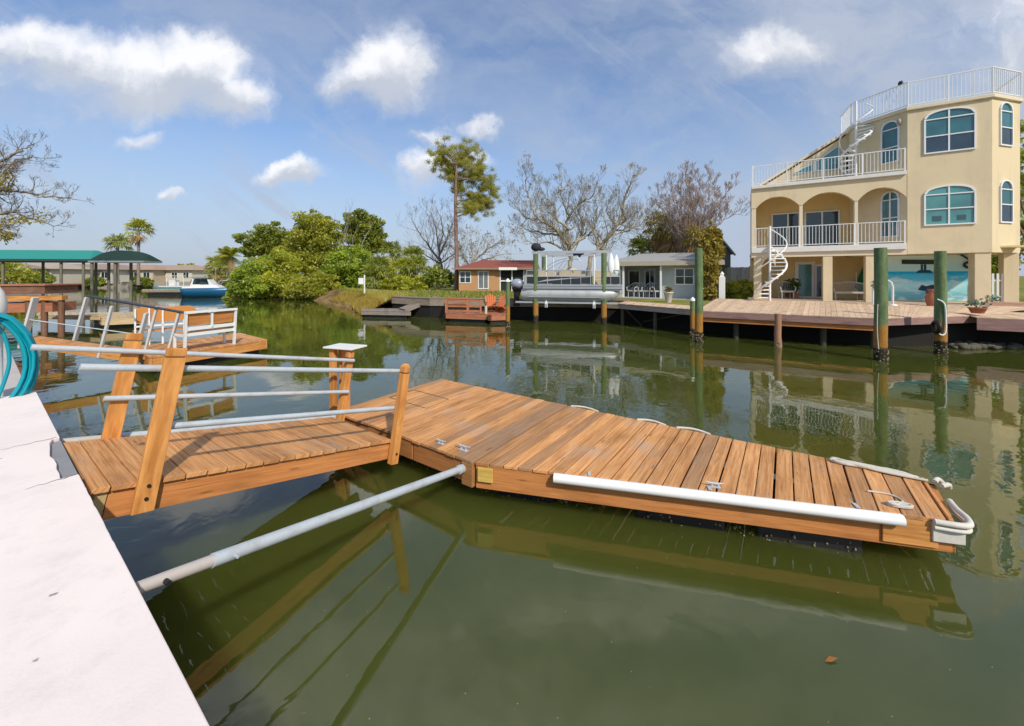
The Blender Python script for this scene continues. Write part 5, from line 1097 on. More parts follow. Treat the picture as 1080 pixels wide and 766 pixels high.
b.build('boards', wood('fence_wood', (.60, .60, .58), (.72, .72, .70), .2), fn)
for x in (0.1, 1.7, 3.3): b = MB(); b.box(F, x, x + .09, .03, .12, 0, hz(281, 28) - GZ); b.build('post', GREYW, fn)
# ------------------------------------------------------------------ brick house with the red roof
H = Fr(gp(484, 33.5, 0), R(2)); HW = (562 - 484) / FPX * 33.5; bh = thing('brick_house', 'small orange brick house with a low red hip roof and a dark screened porch', 'house', gp(484, 33.5))
def hx_(u): return H.hit(u)
BRK = brickm('orange_brick', (.46, .20, .075), (.56, .28, .12), (.45, .33, .2)); zE = hz(283.5, 33.5); zR_ = hz(274.5, 36)
b = MB(); b.box(H, 0, hx_(527), 0, 6, GZ - .2, zE); b.box(H, hx_(527), hx_(553), 2, 6, GZ - .2, zE); b.build('wall', BRK, bh)
b = MB(); b.box(H, hx_(553), HW + .2, -.1, 6, GZ - .2, zE + .1); b.build('side_wall', paint('grey_panel', (.36, .37, .36), .8), bh)
b = MB(); b.hexa([H(-.5, -.5, zE), H(HW + .6, -.5, zE), H(HW + .6, 6.5, zE), H(-.5, 6.5, zE), H(1.8, 2.6, zR_), H(HW + .6, 2.6, zR_), H(HW + .6, 3.4, zR_), H(1.8, 3.4, zR_)], 1); b.build('roof', paint('red_shingle', (.27, .075, .05), .9, .3, sc=9), bh)
b = MB(); b.box(H, -.55, HW + .6, -.56, -.505, zE - .08, zE + .06); b.build('fascia', paint('brown_trim', (.3, .2, .14)), bh); b = MB(); b.box(H, hx_(526), hx_(545), -.62, -.56, zE - .12, zE + .1); b.build('awning', WHITE, bh)
simple_win(bh, H, hx_(485.5), hx_(496), hz(298, 33.5), hz(287, 33.5), mull=((hx_(485.5) + hx_(496)) / 2,), bars=(hz(292.5, 33.5),)); simple_win(bh, H, hx_(505), hx_(514.5), hz(304, 33.5), hz(286.5, 33.5), mull=(hx_(510),), name='sliding_door', glass=glassm('curtain_glass', (.18, .20, .20)))
b = MB(); b.box(H, hx_(527.5), hx_(552.5), .12, .15, GZ, zE); so = b.build('porch_screen', paint('black_screen', (.02, .021, .022), .8), bh)
b = MB()
for u in (527.5, 540, 552.5): b.box(H, hx_(u) - .05, hx_(u) + .05, 0, .1, GZ, zE)
b.box(H, hx_(527.5), hx_(552.5), .02, .08, hz(297, 33.5), hz(297, 33.5) + .1); b.build('screen_frame', WHITE, so)
# sign on the bank
p = gp(384.5, 30.5); sg = thing('bank_sign', 'small blank white sign on a white post standing in the grass', 'sign', p); b = MB(); b.beam(p, p + V(0, 0, hz(290, 30.5) - GZ), .09, .09, (0, 1, 0)); b.build('post', WHITE, sg); b = MB(); q = ad(380.8, 296.6, 30.45); b.box(Fr(q, 0), -.19, .19, -.03, 0, -.24, .24); b.build('board', PVC, sg)
# ------------------------------------------------------------------ docks on the far bank
def float_dock(name, label, pts, z, fh, mt, fm, group=None, drums=True, zoff=0):
    o = thing(name, label, 'dock', (pts[0].x, pts[0].y, 0), 0, group); b = MB(); r_ = random.Random(len(label)); a, c, d, e = pts; n = max(3, int((c - a).length / .15))
    for i in range(n):
        f0, f1 = i / n, (i + .93) / n; b.tone = r_.uniform(.82, 1.12); q = [a.lerp(c, f0), a.lerp(c, f1), e.lerp(d, f1), e.lerp(d, f0)]; b.hexa([V(p.x, p.y, z - .04) for p in q] + [V(p.x, p.y, z) for p in q], None, e - a)
    b.build('deck_boards', mt, o)
    for p, q in ((a, c), (c, d), (d, e), (e, a)):
        dd = (q - p).normalized(); nr = V(dd.y, -dd.x, 0); b = MB(); b.beam(V(p.x, p.y, z - .045 - fh / 2) - nr * .035, V(q.x, q.y, z - .045 - fh / 2) - nr * .035, .05, fh); b.build('fascia', fm, o)
    if drums:
        m = (a + c + d + e) / 4; b = MB(); b.prism([(m.lerp(p, .86).x, m.lerp(p, .86).y) for p in (a, c, d, e)], -.25, z - fh * .8); b.build('float_drum', FLOATB, o)
    return o
def gd(u, d): return V((u - CX) / FPX * d, d, 0)
float_dock('grey_float', 'low weathered grey float at the bottom of a grey ramp', [gd(381, 23.1), gd(433, 22.6), gd(431, 24.6), gd(385, 25.0)], .42, .2, GREYW, GREYW)
float_dock('grey_landing', 'raised weathered grey landing on the bank behind the low grey float', [gd(398, 26.6), gd(440, 25.4), gd(445, 27.4), gd(405, 28.6)], .98, .3, GREYW, BRWNW, drums=False)
rmp = thing('grey_ramp', 'weathered grey ramp rising from the low float to the bank', 'ramp', gd(431, 23)); A, D = at(421, 327, .45), at(452, 312.5, 1.12); A = V(gd(424, 23.4).x, 23.4, .48); D = V(gd(457, 24.6).x, 24.6, 1.18); b = MB(); b.beam(A, D, 1.1, .05); b.build('deck_boards', GREYW, rmp); 
for s in (-.52, .52): b = MB(); d = (D - A).normalized(); sd_ = d.cross(V(0, 0, 1)).normalized(); b.beam(A + sd_ * s - V(0, 0, .1), D + sd_ * s - V(0, 0, .1), .05, .16); b.build('side_beam', GREYW, rmp)
rd = float_dock('red_float', 'faded red plank float with a low railing beside the outboard motor', [gd(470, 20.9), gd(514, 20.2), gd(534, 22.2), gd(472, 23.0)], .50, .26, REDW, REDW)
float_dock('red_side_float', 'short red plank float jutting beside the white capped piling', [gd(515, 20.0), gd(534, 20.3), gd(534, 22.0), gd(516, 21.8)], .46, .24, REDW, REDW)
b = MB(); pr_ = [gd(471, 20.95), gd(471.5, 22.8)]
for (u, d) in ((470.5, 20.95), (493, 20.7), (507, 20.5), (471.5, 22.8), (494, 22.6)): q = gd(u, d); c = MB(); c.beam(V(q.x, q.y, .5), V(q.x, q.y, 1.22), .09, .09, (0, 1, 0)); c.build('rail_post', REDW, rd)
for (z_, dpairs) in ((1.18, 1), (.86, 1)): q, e = gd(470.5, 20.95), gd(507, 20.5); b.beam(V(q.x, q.y, z_), V(e.x, e.y, z_), .04, .09); q, e = gd(470.5, 20.95), gd(471.5, 22.8); b.beam(V(q.x, q.y, z_), V(e.x, e.y, z_), .04, .09); q2 = gd(494, 22.6); b.beam(V(e.x, e.y, z_), V(q2.x, q2.y, z_), .04, .09)
b.build('railing', REDW, rd)
REDC = wood('chair_red', (.52, .13, .04), (.62, .2, .07), .1)
def adirondack(p, ang, lab):
    o = thing('deck_chair', lab, 'chair', p, ang, 'red deck chairs'); F = Fr(p, ang); b = MB(); b.hexa([F(-.26, -.3, .36), F(.26, -.3, .36), F(.26, .25, .24), F(-.26, .25, .24), F(-.26, -.3, .39), F(.26, -.3, .39), F(.26, .25, .27), F(-.26, .25, .27)]); b.build('seat', REDC, o)
    b = MB()
    for k in range(5): x = -.22 + k * .11; b.beam(F(x, .2, .22), F(x * 1.2, .5, .98 - abs(k - 2) * .05), .095, .02, F.f)
    b.build('backrest', REDC, o)
    for s in (-1, 1): b = MB(); b.beam(F(s * .31, -.32, .56), F(s * .31, .36, .55), .12, .025); b.build('arm', REDC, o); b = MB(); b.beam(F(s * .29, -.26, 0), F(s * .29, -.26, .55), .09, .04); b.build('leg', REDC, o); b = MB(); b.beam(F(s * .28, .45, 0), F(s * .28, -.2, .34), .03, .09); b.build('rear_leg', REDC, o)
p = gd(519.5, 21.2); adirondack(V(p.x, p.y, .5), R(20), 'red slatted deck chair on the red float, the left one'); p = gd(528, 21.3); adirondack(V(p.x, p.y, .46), R(-25), 'red slatted deck chair beside the white capped piling, the right one')
p = gd(512.5, 20.35); w0 = thing('dock_marker', 'short white bollard with a dark rod on the corner of the red float', 'bollard', V(p.x, p.y, .5)); b = MB(); b.cyl(V(p.x, p.y, .5), .07, .42, 10); b.build('post', paint('cream_post', (.6, .55, .42)), w0); b = MB(); b.tube([V(p.x, p.y, .9), V(p.x - .12, p.y, 1.25)], .025, 6); b.build('rod', BLACK, w0)
# ------------------------------------------------------------------ boat lift and pontoon boat
L0, L1 = at(565, 340.5, 0), at(637, 342.5, 0); lt = thing('boat_lift', 'boat lift with two tall green posts and a pale top beam over the slip', 'boat lift', L0); ld = (L1 - L0).normalized(); lnr = V(-ld.y, ld.x, 0)
zt = zv(L0, 268)
for P_ in (L0, L1, L0 + lnr * 3.0, L1 + lnr * 3.0):
    b = MB(); b.tube([P_ + V(0, 0, -1.5), P_ + V(0, 0, zt)], [.15, .135], 14); b.build('post', PILE, lt)
for o_ in (lnr * -.0, lnr * 3.0): b = MB(); b.beam(L0 + o_ - ld * .2 + V(0, 0, zt + .07), L1 + o_ + ld * .25 + V(0, 0, zt + .07), .14, .14); b.build('top_beam', ALU, lt)
for f in (.16, .86):
    for o_ in (lnr * .0, lnr * 3.0):
        q = L0.lerp(L1, f) + o_; b = MB(); b.tube([q + V(0, 0, zt), q + V(0, 0, 1.0)], .035, 6); b.build('hoist_cable', WHITE, lt)
        b = MB(); b.box(Fr(q + V(0, 0, .78), math.atan2(ld.y, ld.x)), -.07, .07, -.07, .07, .05, .36); b.build('pulley_block', WHITE, lt)
    q = L0.lerp(L1, f); b = MB(); b.beam(q + V(0, 0, .95) - lnr * .1, q + lnr * 3.1 + V(0, 0, .95), .12, .16); b.build('cradle_beam', ALU, lt)
for o_ in (.05, 2.2): b = MB(); b.beam(L0 - ld * 1.1 + lnr * o_ + V(0, 0, 1.09), L1 + ld * .7 + lnr * o_ + V(0, 0, 1.09), .12, .09); b.build('bunk_rail', ALU, lt)
c = L0 + V(.0, 0, zt + .36); b = MB(); b.ball(c + V(.02, 0, 0), .25, 12, 8, 1.1, .9, .9); b.ball(c + V(.28, 0, -.1), .15, 10, 6, 1.5, .8, .7); b.build('covered_motor', DARK, lt)
for (u, s) in ((644.5, 1.), (650, .85)):
    q = ad(u, 290, L1.y - .1); b = MB(); b.lathe(V(q.x, q.y, hz(268 + (1 - s) * 30, q.y) - .95 * s), [(.09, 0), (.17, .12), (.16, .5), (.10, .8), (.03, .98)], 10, 1, .6); b.build('rolled_cover', PVC, lt)
bt = thing('pontoon_boat', 'silver pontoon boat with dark panels hoisted on the lift', 'boat', L0 + V(0, 0, 1.1)); bo = L0.lerp(L1, .5) + lnr * 1.15; PF = Fr(bo, math.atan2(ld.y, ld.x)); HL = 2.55
for y in (-.95, .75):
    b = MB(); pts = []; rad = []
    for k in range(13):
        f = k / 12; x = -HL + 5.2 * f; rr_ = .385 * min(1, (f * 9 + .75)) if f < .5 else .385 * (1 if f < .82 else max(.12, 1 - ((f - .82) / .18) ** 2 * .8)); z = 1.50 + (.0 if f < .82 else ((f - .82) / .18) ** 2 * .22); pts.append(PF(x, y, z)); rad.append(rr_)
    b.tube(pts, rad, 16); b.build('pontoon', paint('pontoon_alu', (.46, .47, .46), .42, .45, .35, sc=2.5), bt)
b = MB(); b.box(PF, -HL + .15, HL + .1, -1.2, 1.0, 1.80, 1.90); b.build('deck', ALU, bt, .01); b = MB(); b.box(PF, -HL + .1, HL + .12, -1.25, -1.205, 1.74, 2.06); b.box(PF, -HL + .1, HL + .12, 1.005, 1.05, 1.74, 2.06); b.build('hull_skirt', paint('silver_skirt', (.42, .44, .45), .35, .15, .5), bt)
for y in (-1.262, 1.058):
    for z in (1.80, 1.98): b = MB(); b.tube([PF(-HL + .12, y, z), PF(HL + .1, y, z)], .016, 6); b.build('trim_rail', BLACK if z < 1.9 else ALU, bt)
for y in (-1.31, 1.11): b = MB(); b.tube([PF(-HL + .4, y, 1.38), PF(1.6, y, 1.38)], .03, 5); b.build('strake', GREYM, bt)
PAN = paint('charcoal_panel', (.03, .032, .036), .35, .1); b = MB()
for (x0, x1) in ((-HL + .3, -1.15), (-1.1, .05), (.1, 1.1), (1.7, HL)):
    for y in (-1.22, 1.0): b = MB(); b.box(PF, x0, x1, y, y + .02, 2.08, 2.44); b.build('side_panel', PAN, bt)
b = MB(); b.box(PF, HL - .02, HL, -1.19, .99, 2.08, 2.44); b.build('side_panel', PAN, bt); b = MB(); b.slab([PF(-1.9, -1.226, 2.12), PF(-1.2, -1.226, 2.3), PF(.2, -1.226, 2.40), PF(1.1, -1.226, 2.42), PF(.2, -1.226, 2.36), PF(-1.2, -1.226, 2.22)], PF.f * .003); b.build('stripe', ALU, bt)
b = MB()
for y in (-1.21, 1.01):
    for z in (2.46, 2.78): b.tube([PF(-HL + .3, y, z), PF(1.1, y, z)], .022, 6); b.tube([PF(1.7, y, z), PF(HL, y, z)], .022, 6)
    for x in (-HL + .3, -1.7, -1.12, -.4, .08, .6, 1.1, 1.7, 2.1, HL): b.tube([PF(x, y, 1.9), PF(x, y, 2.78)], .018, 6)
for z in (2.46, 2.78): b.tube([PF(HL, -1.2, z), PF(HL, 1.0, z)], .022, 6)
b.build('rail', ALU, bt)
SEAT = paint('beige_vinyl', (.50, .43, .30), .5, .15)
for (x0, x1, y0, y1) in ((-2.2, -1.0, -.2, .8), (-.6, .6, -1.1, -.5), (-.9, .2, .3, .9), (1.2, 2.3, .1, .9)): b = MB(); b.box(PF, x0, x1, y0, y1, 1.92, 2.35); b.box(PF, x0, x1, y1 - .18, y1, 2.351, 2.82); b.build('seat', SEAT, bt, .05)
b = MB(); b.lathe(PF(-.1, .1, 2.5), [(.30, 0), (.52, .05), (.5, .2), (.3, .42), (.05, .5)], 12, 1.3, .7); b.build('seat_cover', SEAT, bt); b = MB(); b.box(PF, .35, .8, -.3, .25, 1.92, 2.75); b.build('helm_console', paint('console', (.45, .43, .38)), bt, .04)
b = MB()
for y in (-1.15, .95): b.tube(smooth([PF(-1.5, y, 2.8), PF(-.6, y, 3.3), PF(.3, y, 3.45), PF(.6, y, 3.2)], 4), .018, 6); b.tube([PF(-.6, y, 2.8), PF(-.2, y, 3.4)], .016, 6)
b.build('bimini_frame', ALU, bt); b = MB(); b.tube([PF(.42, -1.15, 3.62), PF(.5, 0, 3.66), PF(.42, .95, 3.62)], [.07, .09, .07], 8); b.tube([PF(.2, -1.1, 3.6), PF(.75, -1.1, 3.66)], .06, 8); b.build('furled_bimini', paint('navy_canvas', (.03, .06, .14), .8), bt)
om = MB(); c = PF(-HL - .45, -.1, 2.05); om.ball(c, .36, 12, 8, 1.1, .8, .8, PF.a); mo = om.build('outboard_motor', paint('cowl', (.32, .36, .43), .25, .1, 0, .6), bt); om = MB(); om.ball(c - V(0, 0, .24), .33, 10, 6, 1.0, .8, .7, PF.a); om.hexa([PF(-HL - .62, -.2, 1.05), PF(-HL - .38, -.2, 1.05), PF(-HL - .38, 0, 1.05), PF(-HL - .62, 0, 1.05), PF(-HL - .66, -.24, 1.85), PF(-HL - .26, -.24, 1.85), PF(-HL - .26, .04, 1.85), PF(-HL - .66, .04, 1.85)]); om.box(PF, -HL - .75, -HL - .36, -.13, -.07, 1.02, 1.06); om.ball(PF(-HL - .5, -.1, .88), .12, 8, 6, 1.8, .8, .8, PF.a); om.box(PF, -HL - .3, -HL + .2, -.2, 0, 1.55, 1.75); om.build('leg', BLACK, mo)
# ------------------------------------------------------------------ neighbour's gangway, float and benches on the left
S_, E_ = V(-12.0, 9.42, 1.0), V(-9.45, 9.75, .56); gu = (E_ - S_).normalized(); gl = V(-gu.y, gu.x, 0).normalized()
g2 = thing('side_gangway', 'further narrow gangway with an orange side beam and white leaning posts on the left', 'gangway', S_)
b = MB(); n = 17
for i in range(n): b.tone = rng.uniform(.85, 1.1); a, c = S_.lerp(E_, i / n), S_.lerp(E_, (i + .94) / n); b.hexa([a - V(0, 0, .04), c - V(0, 0, .04), c + gl * .32 - V(0, 0, .04), a + gl * .32 - V(0, 0, .04), a, c, c + gl * .32, a + gl * .32], None, gl)
b.build('deck_boards', DECK, g2)
for o_ in (.0, .29): b = MB(); b.beam(S_ + gl * o_ - V(0, 0, .13) - gl * .01, E_ + gl * o_ - V(0, 0, .13) - gl * .01, .05, .2); b.build('side_beam', POST, g2)
WP = paint('whitened_wood', (.60, .60, .58), .6, .3)
for (f, o_, w_, tl) in ((.06, -.06, .14, 1.0), (.70, -.05, .06, 1.05), (.78, 1.1, .06, 1.0), (.10, 1.12, .10, .95), (1.0, -.05, .10, 1.0), (1.0, 1.1, .08, .95)):
    q = S_.lerp(E_, f) + gl * o_; b = MB(); b.beam(q - V(.05, 0, .22), q + V(.26, .02, tl), w_, .05, gu); b.build('post', WP, g2)
b = MB(); b.tube([S_ + gl * 1.1 + V(.6, 0, .95), E_ + gl * 1.1 + V(.45, 0, .90)], .035, 8); b.build('handrail', paint('dark_pipe', (.06, .075, .10), .4, .2, .4), g2)
b = MB(); b.tube([S_ - gl * .05 + V(.2, 0, .45), E_ - gl * .05 + V(.2, 0, .45)], .015, 6); b.build('lower_rail', GALV, g2)
a1, a2 = V(-9.07, 9.67, 0), V(-7.84, 12.4, 0); bf = float_dock('side_float', 'orange brown plank float at the foot of the further gangway with two benches', [a1, a2, a2 + V(-1.9, 1.45, 0), a1 + V(-1.9, 1.45, 0)], .46, .24, DECK, POST)
bd = (a2 - a1).normalized(); bnr = V(-bd.y, bd.x, 0)
BN = Fr(a1 + bd * .78 + bnr * .05 + V(0, 0, .46), math.atan2(bd.y, bd.x)); BW = 1.25
bn = thing('white_bench', 'white framed bench with two brown back panels at the edge of the further float', 'bench', BN(BW / 2, 0, 0))
for x in (0, BW):
    b = MB(); b.beam(BN(x, .02, 0), BN(x, -.06, 1.06), .07, .05, BN.e); b.build('post', WHITE, bn); b = MB(); b.beam(BN(x, .5, 0), BN(x, .5, .44), .06, .05, BN.e); b.build('leg', WHITE, bn)
    b = MB(); b.beam(BN(x, 0, .42), BN(x, .55, .42), .05, .06); b.build('arm', WHITE, bn)
b = MB(); b.beam(BN(-.03, -.06, 1.05), BN(BW + .03, -.06, 1.05), .09, .06); b.beam(BN(0, -.02, .60), BN(BW, -.02, .60), .05, .09); b.beam(BN(0, -.0, .44), BN(BW, 0, .44), .05, .08); b.beam(BN(BW / 2, -.05, .6), BN(BW / 2, -.055, 1.03), .04, .05, BN.e); b.build('frame', WHITE, bn)
for x0, x1 in ((.05, BW / 2 - .03), (BW / 2 + .03, BW - .05)): b = MB(); b.hexa([BN(x0, .0, .68), BN(x1, .0, .68), BN(x1, .03, .68), BN(x0, .03, .68), BN(x0, -.035, 1.0), BN(x1, -.035, 1.0), BN(x1, -.005, 1.0), BN(x0, -.005, 1.0)]); b.build('back_panel', FASC, bn)
b = MB(); b.box(BN, .03, BW - .03, .06, .52, .44, .48); b.build('seat', POST, bn)
r0 = a1 + V(-1.9, 1.45, 0); BO = Fr(r0 + bd * .1 + V(0, 0, .42), math.atan2(bd.y, bd.x) - .25); bo_ = thing('orange_bench', 'round ended orange bench with thin white posts on the far side of the further float', 'bench', BO(.8, 0, 0))
b = MB(); pts = []
for k in range(9): a = -math.pi / 2 + math.pi * k / 8; pts.append(BO(1.22 + .2 * math.cos(a), 0, .92 + .22 * math.sin(a)))
b.slab([BO(0, 0, .70)] + pts + [BO(0, 0, 1.14)], BO.f * .05); b.build('backrest', POST, bo_, .008)
for x in (.0, .3, .6, 1.1): b = MB(); b.beam(BO(x, -.03, .04), BO(x, -.03, 1.12 if x < 1. else .72), .04, .04, BO.e); b.build('post', WHITE, bo_)
b = MB(); b.beam(BO(0, -.03, .60), BO(1.2, -.03, .60), .04, .05); b.build('rail', WHITE, bo_); b = MB(); b.box(BO, 0, 1.2, .05, .4, .42, .46); b.build('seat', POST, bo_)
# tan dock, brown pier and old piling further left
float_dock('tan_float', 'pale tan plank float beyond the further gangway', [gd(107, 17.9), gd(150, 18.6), gd(148, 21), gd(95, 20.5)], .55, .3, PALEW, PALEW)
float_dock('tan_walk', 'long pale tan walkway reaching from the brown pier towards the tan float', [gd(40, 18.6), gd(106, 18.2), gd(102, 19.6), gd(40, 20.2)], .62, .16, PALEW, PALEW, drums=False)
bp = thing('brown_pier', 'dark brown boarded pier stacked in layers at the left edge behind the hose', 'pier', gd(20, 15)); F = Fr(gd(-16, 15.2), R(14))
def px_(u): return F.hit(u)
b = MB(); b.box(F, px_(-16), px_(47), 0, 1.6, hz(311, 15), hz(302, 15)); b.build('side_boards', BRWNW, bp); b = MB(); b.box(F, px_(-16), px_(49), -.06, 1.7, hz(302, 15) + .003, hz(302, 15) + .06); b.build('deck_boards', REDW, bp); b = MB(); b.box(F, px_(-16), px_(66), -.03, .25, hz(318, 15), hz(313, 15)); b.build('beam', POST, bp); b = MB(); b.box(F, px_(-16), px_(54), .05, 1.2, hz(331, 15), hz(321, 15)); b.build('lower_boards', REDW, bp)
for u in (27, 44, 62): b = MB(); c = F(px_(u), .12, 0); b.tube([c + V(0, 0, -1.5), c + V(0, 0, hz(313, 15) - .01)], .10, 8); b.build('support_post', BRWNW, bp)
# ------------------------------------------------------------------ canopied boat lifts
TEAL = paint('teal_canvas', (.02, .25, .21), .7, .12); DGR = paint('dark_green_canvas', (.006, .032, .026), .75, .1)
C1 = Fr(gd(-40, 36), R(6)); cl = thing('teal_canopy', 'long teal canvas boat canopy on wooden posts at the left', 'boat canopy', gd(40, 36)); x0, x1 = C1.hit(-40), C1.hit(97); zE1, zT1 = hz(273, 36), hz(263, 37)
b = MB(); b.hexa([C1(x0, -.2, zE1), C1(x1, -.2, zE1), C1(x1, 4, zE1), C1(x0, 4, zE1), C1(x0 + 1.2, 1.7, zT1), C1(x1 - 1.3, 1.7, zT1), C1(x1 - 1.3, 2.1, zT1), C1(x0 + 1.2, 2.1, zT1)]); b.build('canvas', TEAL, cl); b = MB(); b.box(C1, x0, x1, -.22, 4.0, zE1 - .22, zE1 - .003); b.build('valance', paint('dark_valance', (.03, .05, .045), .7), cl)
for u in (3, 64.5, 88):
    for y in (.15, 3.6): c = C1(C1.hit(u, .15), y, 0); b = MB(); b.tube([c + V(0, 0, -1.5), c + V(0, 0, zE1 - .2)], .11, 10); b.build('post', wood('canopy_post', (.14, .13, .09), (.24, .22, .16), .4), cl)
C2 = Fr(gd(94, 34), R(3)); dm = thing('green_canopy', 'domed dark green canvas boat canopy beside the long teal one', 'boat canopy', gd(120, 34)); x1 = C2.hit(153); zE2, zT2 = hz(275, 34), hz(264, 34.5)
b = MB(); n = 14
for i in range(n):
    def pf(f): return math.sin(math.pi * min(max(f, 0), 1)) ** .55
    f0, f1 = i / n, (i + 1) / n; h0, h1 = (zT2 - zE2) * pf(.06 + .94 * f0), (zT2 - zE2) * pf(.06 + .94 * f1) if f1 < 1 else .02
    A = [C2(x1 * f0, -.1, zE2), C2(x1 * f1, -.1, zE2), C2(x1 * f1, 1.8, zE2), C2(x1 * f0, 1.8, zE2), C2(x1 * f0, .5, zE2 + h0), C2(x1 * f1, .5, zE2 + h1), C2(x1 * f1, 1.3, zE2 + h1), C2(x1 * f0, 1.3, zE2 + h0)]; b.hexa(A, 1)
b.build('canvas', DGR, dm); b = MB(); b.box(C2, 0, x1, -.12, 1.8, zE2 - .16, zE2 - .003); b.build('frame', GREYM, dm)
for u in (97, 121.5):
    for y in (.1, 1.6): c = C2(C2.hit(u, .1), y, 0); b = MB(); b.tube([c + V(0, 0, -1.5), c + V(0, 0, zE2 - .15)], .11, 10); b.build('post', MATS['canopy_post'], dm)
# ------------------------------------------------------------------ boats at the far moorings
def hull(p, ang, L, W, zd, zk, mt, name, label, cat='boat'):
    o = thing(name, label, cat, p, ang); F = Fr(p, ang); b = MB(); N = 12; base = len(b.v)
    for i in range(N + 1):
        f = i / N; x = -L / 2 + L * f; w_ = W / 2 * (1 if f < .5 else math.cos((f - .5) * math.pi) ** .6 if f < 1 else .02); sh = zd + .22 * max(0, f - .35) ** 1.5
        for (yy, zz_) in ((-w_, sh), (-w_ * .92, (sh + zk) * .5 + .05), (-w_ * .55, zk), (0, zk - .15), (w_ * .55, zk), (w_ * .92, (sh + zk) * .5 + .05), (w_, sh)): b.v.append(F(x + (.45 * (zz_ - zk) if f > .9 else 0), yy, zz_))
    for i in range(N):
        for k in range(6): b.face([base + i * 7 + k, base + (i + 1) * 7 + k, base + (i + 1) * 7 + k + 1, base + i * 7 + k + 1], None, 1, True)
        b.face([base + i * 7, base + i * 7 + 6, base + (i + 1) * 7 + 6, base + (i + 1) * 7], None, 1)
    b.face([base + k for k in range(7)], None, 1); b.build('hull', mt, o); return o, F
BW_ = paint('boat_white', (.72, .72, .70), .35, .1)
p = at(221, 313.5, 0); o, F = hull(p, R(14), 4.9, 2.0, 1.05, .02, paint('blue_gelcoat', (.01, .11, .24), .25, .1), 'cabin_boat', 'blue hulled boat with a white cabin moored beside the mangroves')
b = MB(); b.hexa([F(-2.3, -.98, 1.06), F(1.4, -.8, 1.1), F(1.4, .8, 1.1), F(-2.3, .98, 1.06), F(-2.3, -.95, 1.25), F(.9, -.6, 1.42), F(.9, .6, 1.42), F(-2.3, .95, 1.25)]); b.build('deck', BW_, o, .03)
b = MB(); b.hexa([F(-1.6, -.75, 1.26), F(.7, -.6, 1.4), F(.7, .6, 1.4), F(-1.6, .75, 1.26), F(-1.4, -.66, 2.25), F(.0, -.55, 2.25), F(.0, .55, 2.25), F(-1.4, .66, 2.25)]); c_ = b.build('cabin', BW_, o)
for s in (-1, 1):
    for x0, x1 in ((-1.35, -.75), (-.68, -.08)): b = MB(); b.hexa([F(x0, s * .735, 1.55), F(x1 + .3, s * .69, 1.55), F(x1 + .3, s * .71, 1.55), F(x0, s * .755, 1.55), F(x0 + .1, s * .67, 2.15), F(x1 + .1, s * .62, 2.15), F(x1 + .1, s * .645, 2.15), F(x0 + .1, s * .69, 2.15)]); b.build('window', GLD, c_)
b = MB(); b.box(F, -1.7, .2, -.75, .75, 2.253, 2.34); b.build('roof', paint('boat_roof', (.25, .28, .32), .5), c_)
b = MB(); b.tube([F(.9, -.6, 1.45), F(1.2, -.6, 1.9), F(2.3, -.15, 2.0), F(2.5, 0, 2.0), F(2.3, .15, 2.0), F(1.2, .6, 1.9), F(.9, .6, 1.45)], .03, 6); b.build('bow_rail', ALU, o)
p = at(180, 311, 0) + V(0, .5, 0); o, F = hull(p, R(172), 5.2, 2.0, 1.0, .05, paint('pale_teal_gelcoat', (.10, .22, .20), .3, .1), 'open_boat', 'pale green open boat with a dark outboard left of the blue boat')
b = MB(); b.box(F, -2.4, 1.3, -.9, .9, 1.02, 1.16); b.build('deck', BW_, o, .02); b = MB(); b.box(F, -.4, .4, -.4, .4, 1.163, 1.9); b.build('console', BW_, o, .06); b = MB(); b.box(F, -.9, .5, -.75, .75, 2.45, 2.53)
for x in (-.8, .4):
    for y in (-.6, .6): b.tube([F(x, y, 1.16), F(x, y, 2.46)], .03, 6)
b.build('hard_top', BW_, o); b = MB(); b.ball(F(2.9 - 5.8 + .0, 0, 1.7), .33, 10, 7, .8, .8, 1.2); b.tube([F(-2.85, 0, 1.5), F(-2.85, 0, .2)], [.2, .1], 8); b.build('outboard_motor', BLACK, o)
lp = float_dock('mooring_dock', 'low grey mooring dock behind the two far boats', [gd(150, 49), gd(232, 49.5), gd(232, 51.5), gd(150, 51)], .7, .25, PALEW, GREYW)
# ------------------------------------------------------------------ houses on the far shore
WALLS = [(.58, .52, .42), (.62, .60, .55), (.55, .45, .34), (.60, .55, .48)]; ROOFS = [(.36, .27, .20), (.40, .32, .25), (.30, .22, .18), (.38, .25, .18)]
def far_house(u, d, wd, h, rh, ang, label, wi, ri, porch=True):
    p = gp(u, d); o = thing('canal_bungalow', label, 'house', p, ang, 'bungalows on the far shore'); F = Fr(p, ang); b = MB(); b.box(F, -wd / 2, wd / 2, 0, 7, -.3, h); b.build('wall', paint('far_wall_%d' % wi, WALLS[wi], .8), o)
    b = MB(); b.hexa([F(-wd / 2 - .6, -.7, h), F(wd / 2 + .6, -.7, h), F(wd / 2 + .6, 7.7, h), F(-wd / 2 - .6, 7.7, h), F(-wd / 2 + 2.2, 3.2, h + rh), F(wd / 2 - 2.2, 3.2, h + rh), F(wd / 2 - 2.2, 3.8, h + rh), F(-wd / 2 + 2.2, 3.8, h + rh)]); b.build('roof', paint('far_roof_%d' % ri, ROOFS[ri], .9), o)
    n = int(wd / 2.6)
    for i in range(n):
        x = -wd / 2 + wd * (i + .5) / n; dr = i == n // 2; simple_win(o, F, x - .65, x + .65, .15 if dr else .9, 2.1, 0, GLD, (x,), (), .09, name='patio_door' if dr else 'window')
    return o
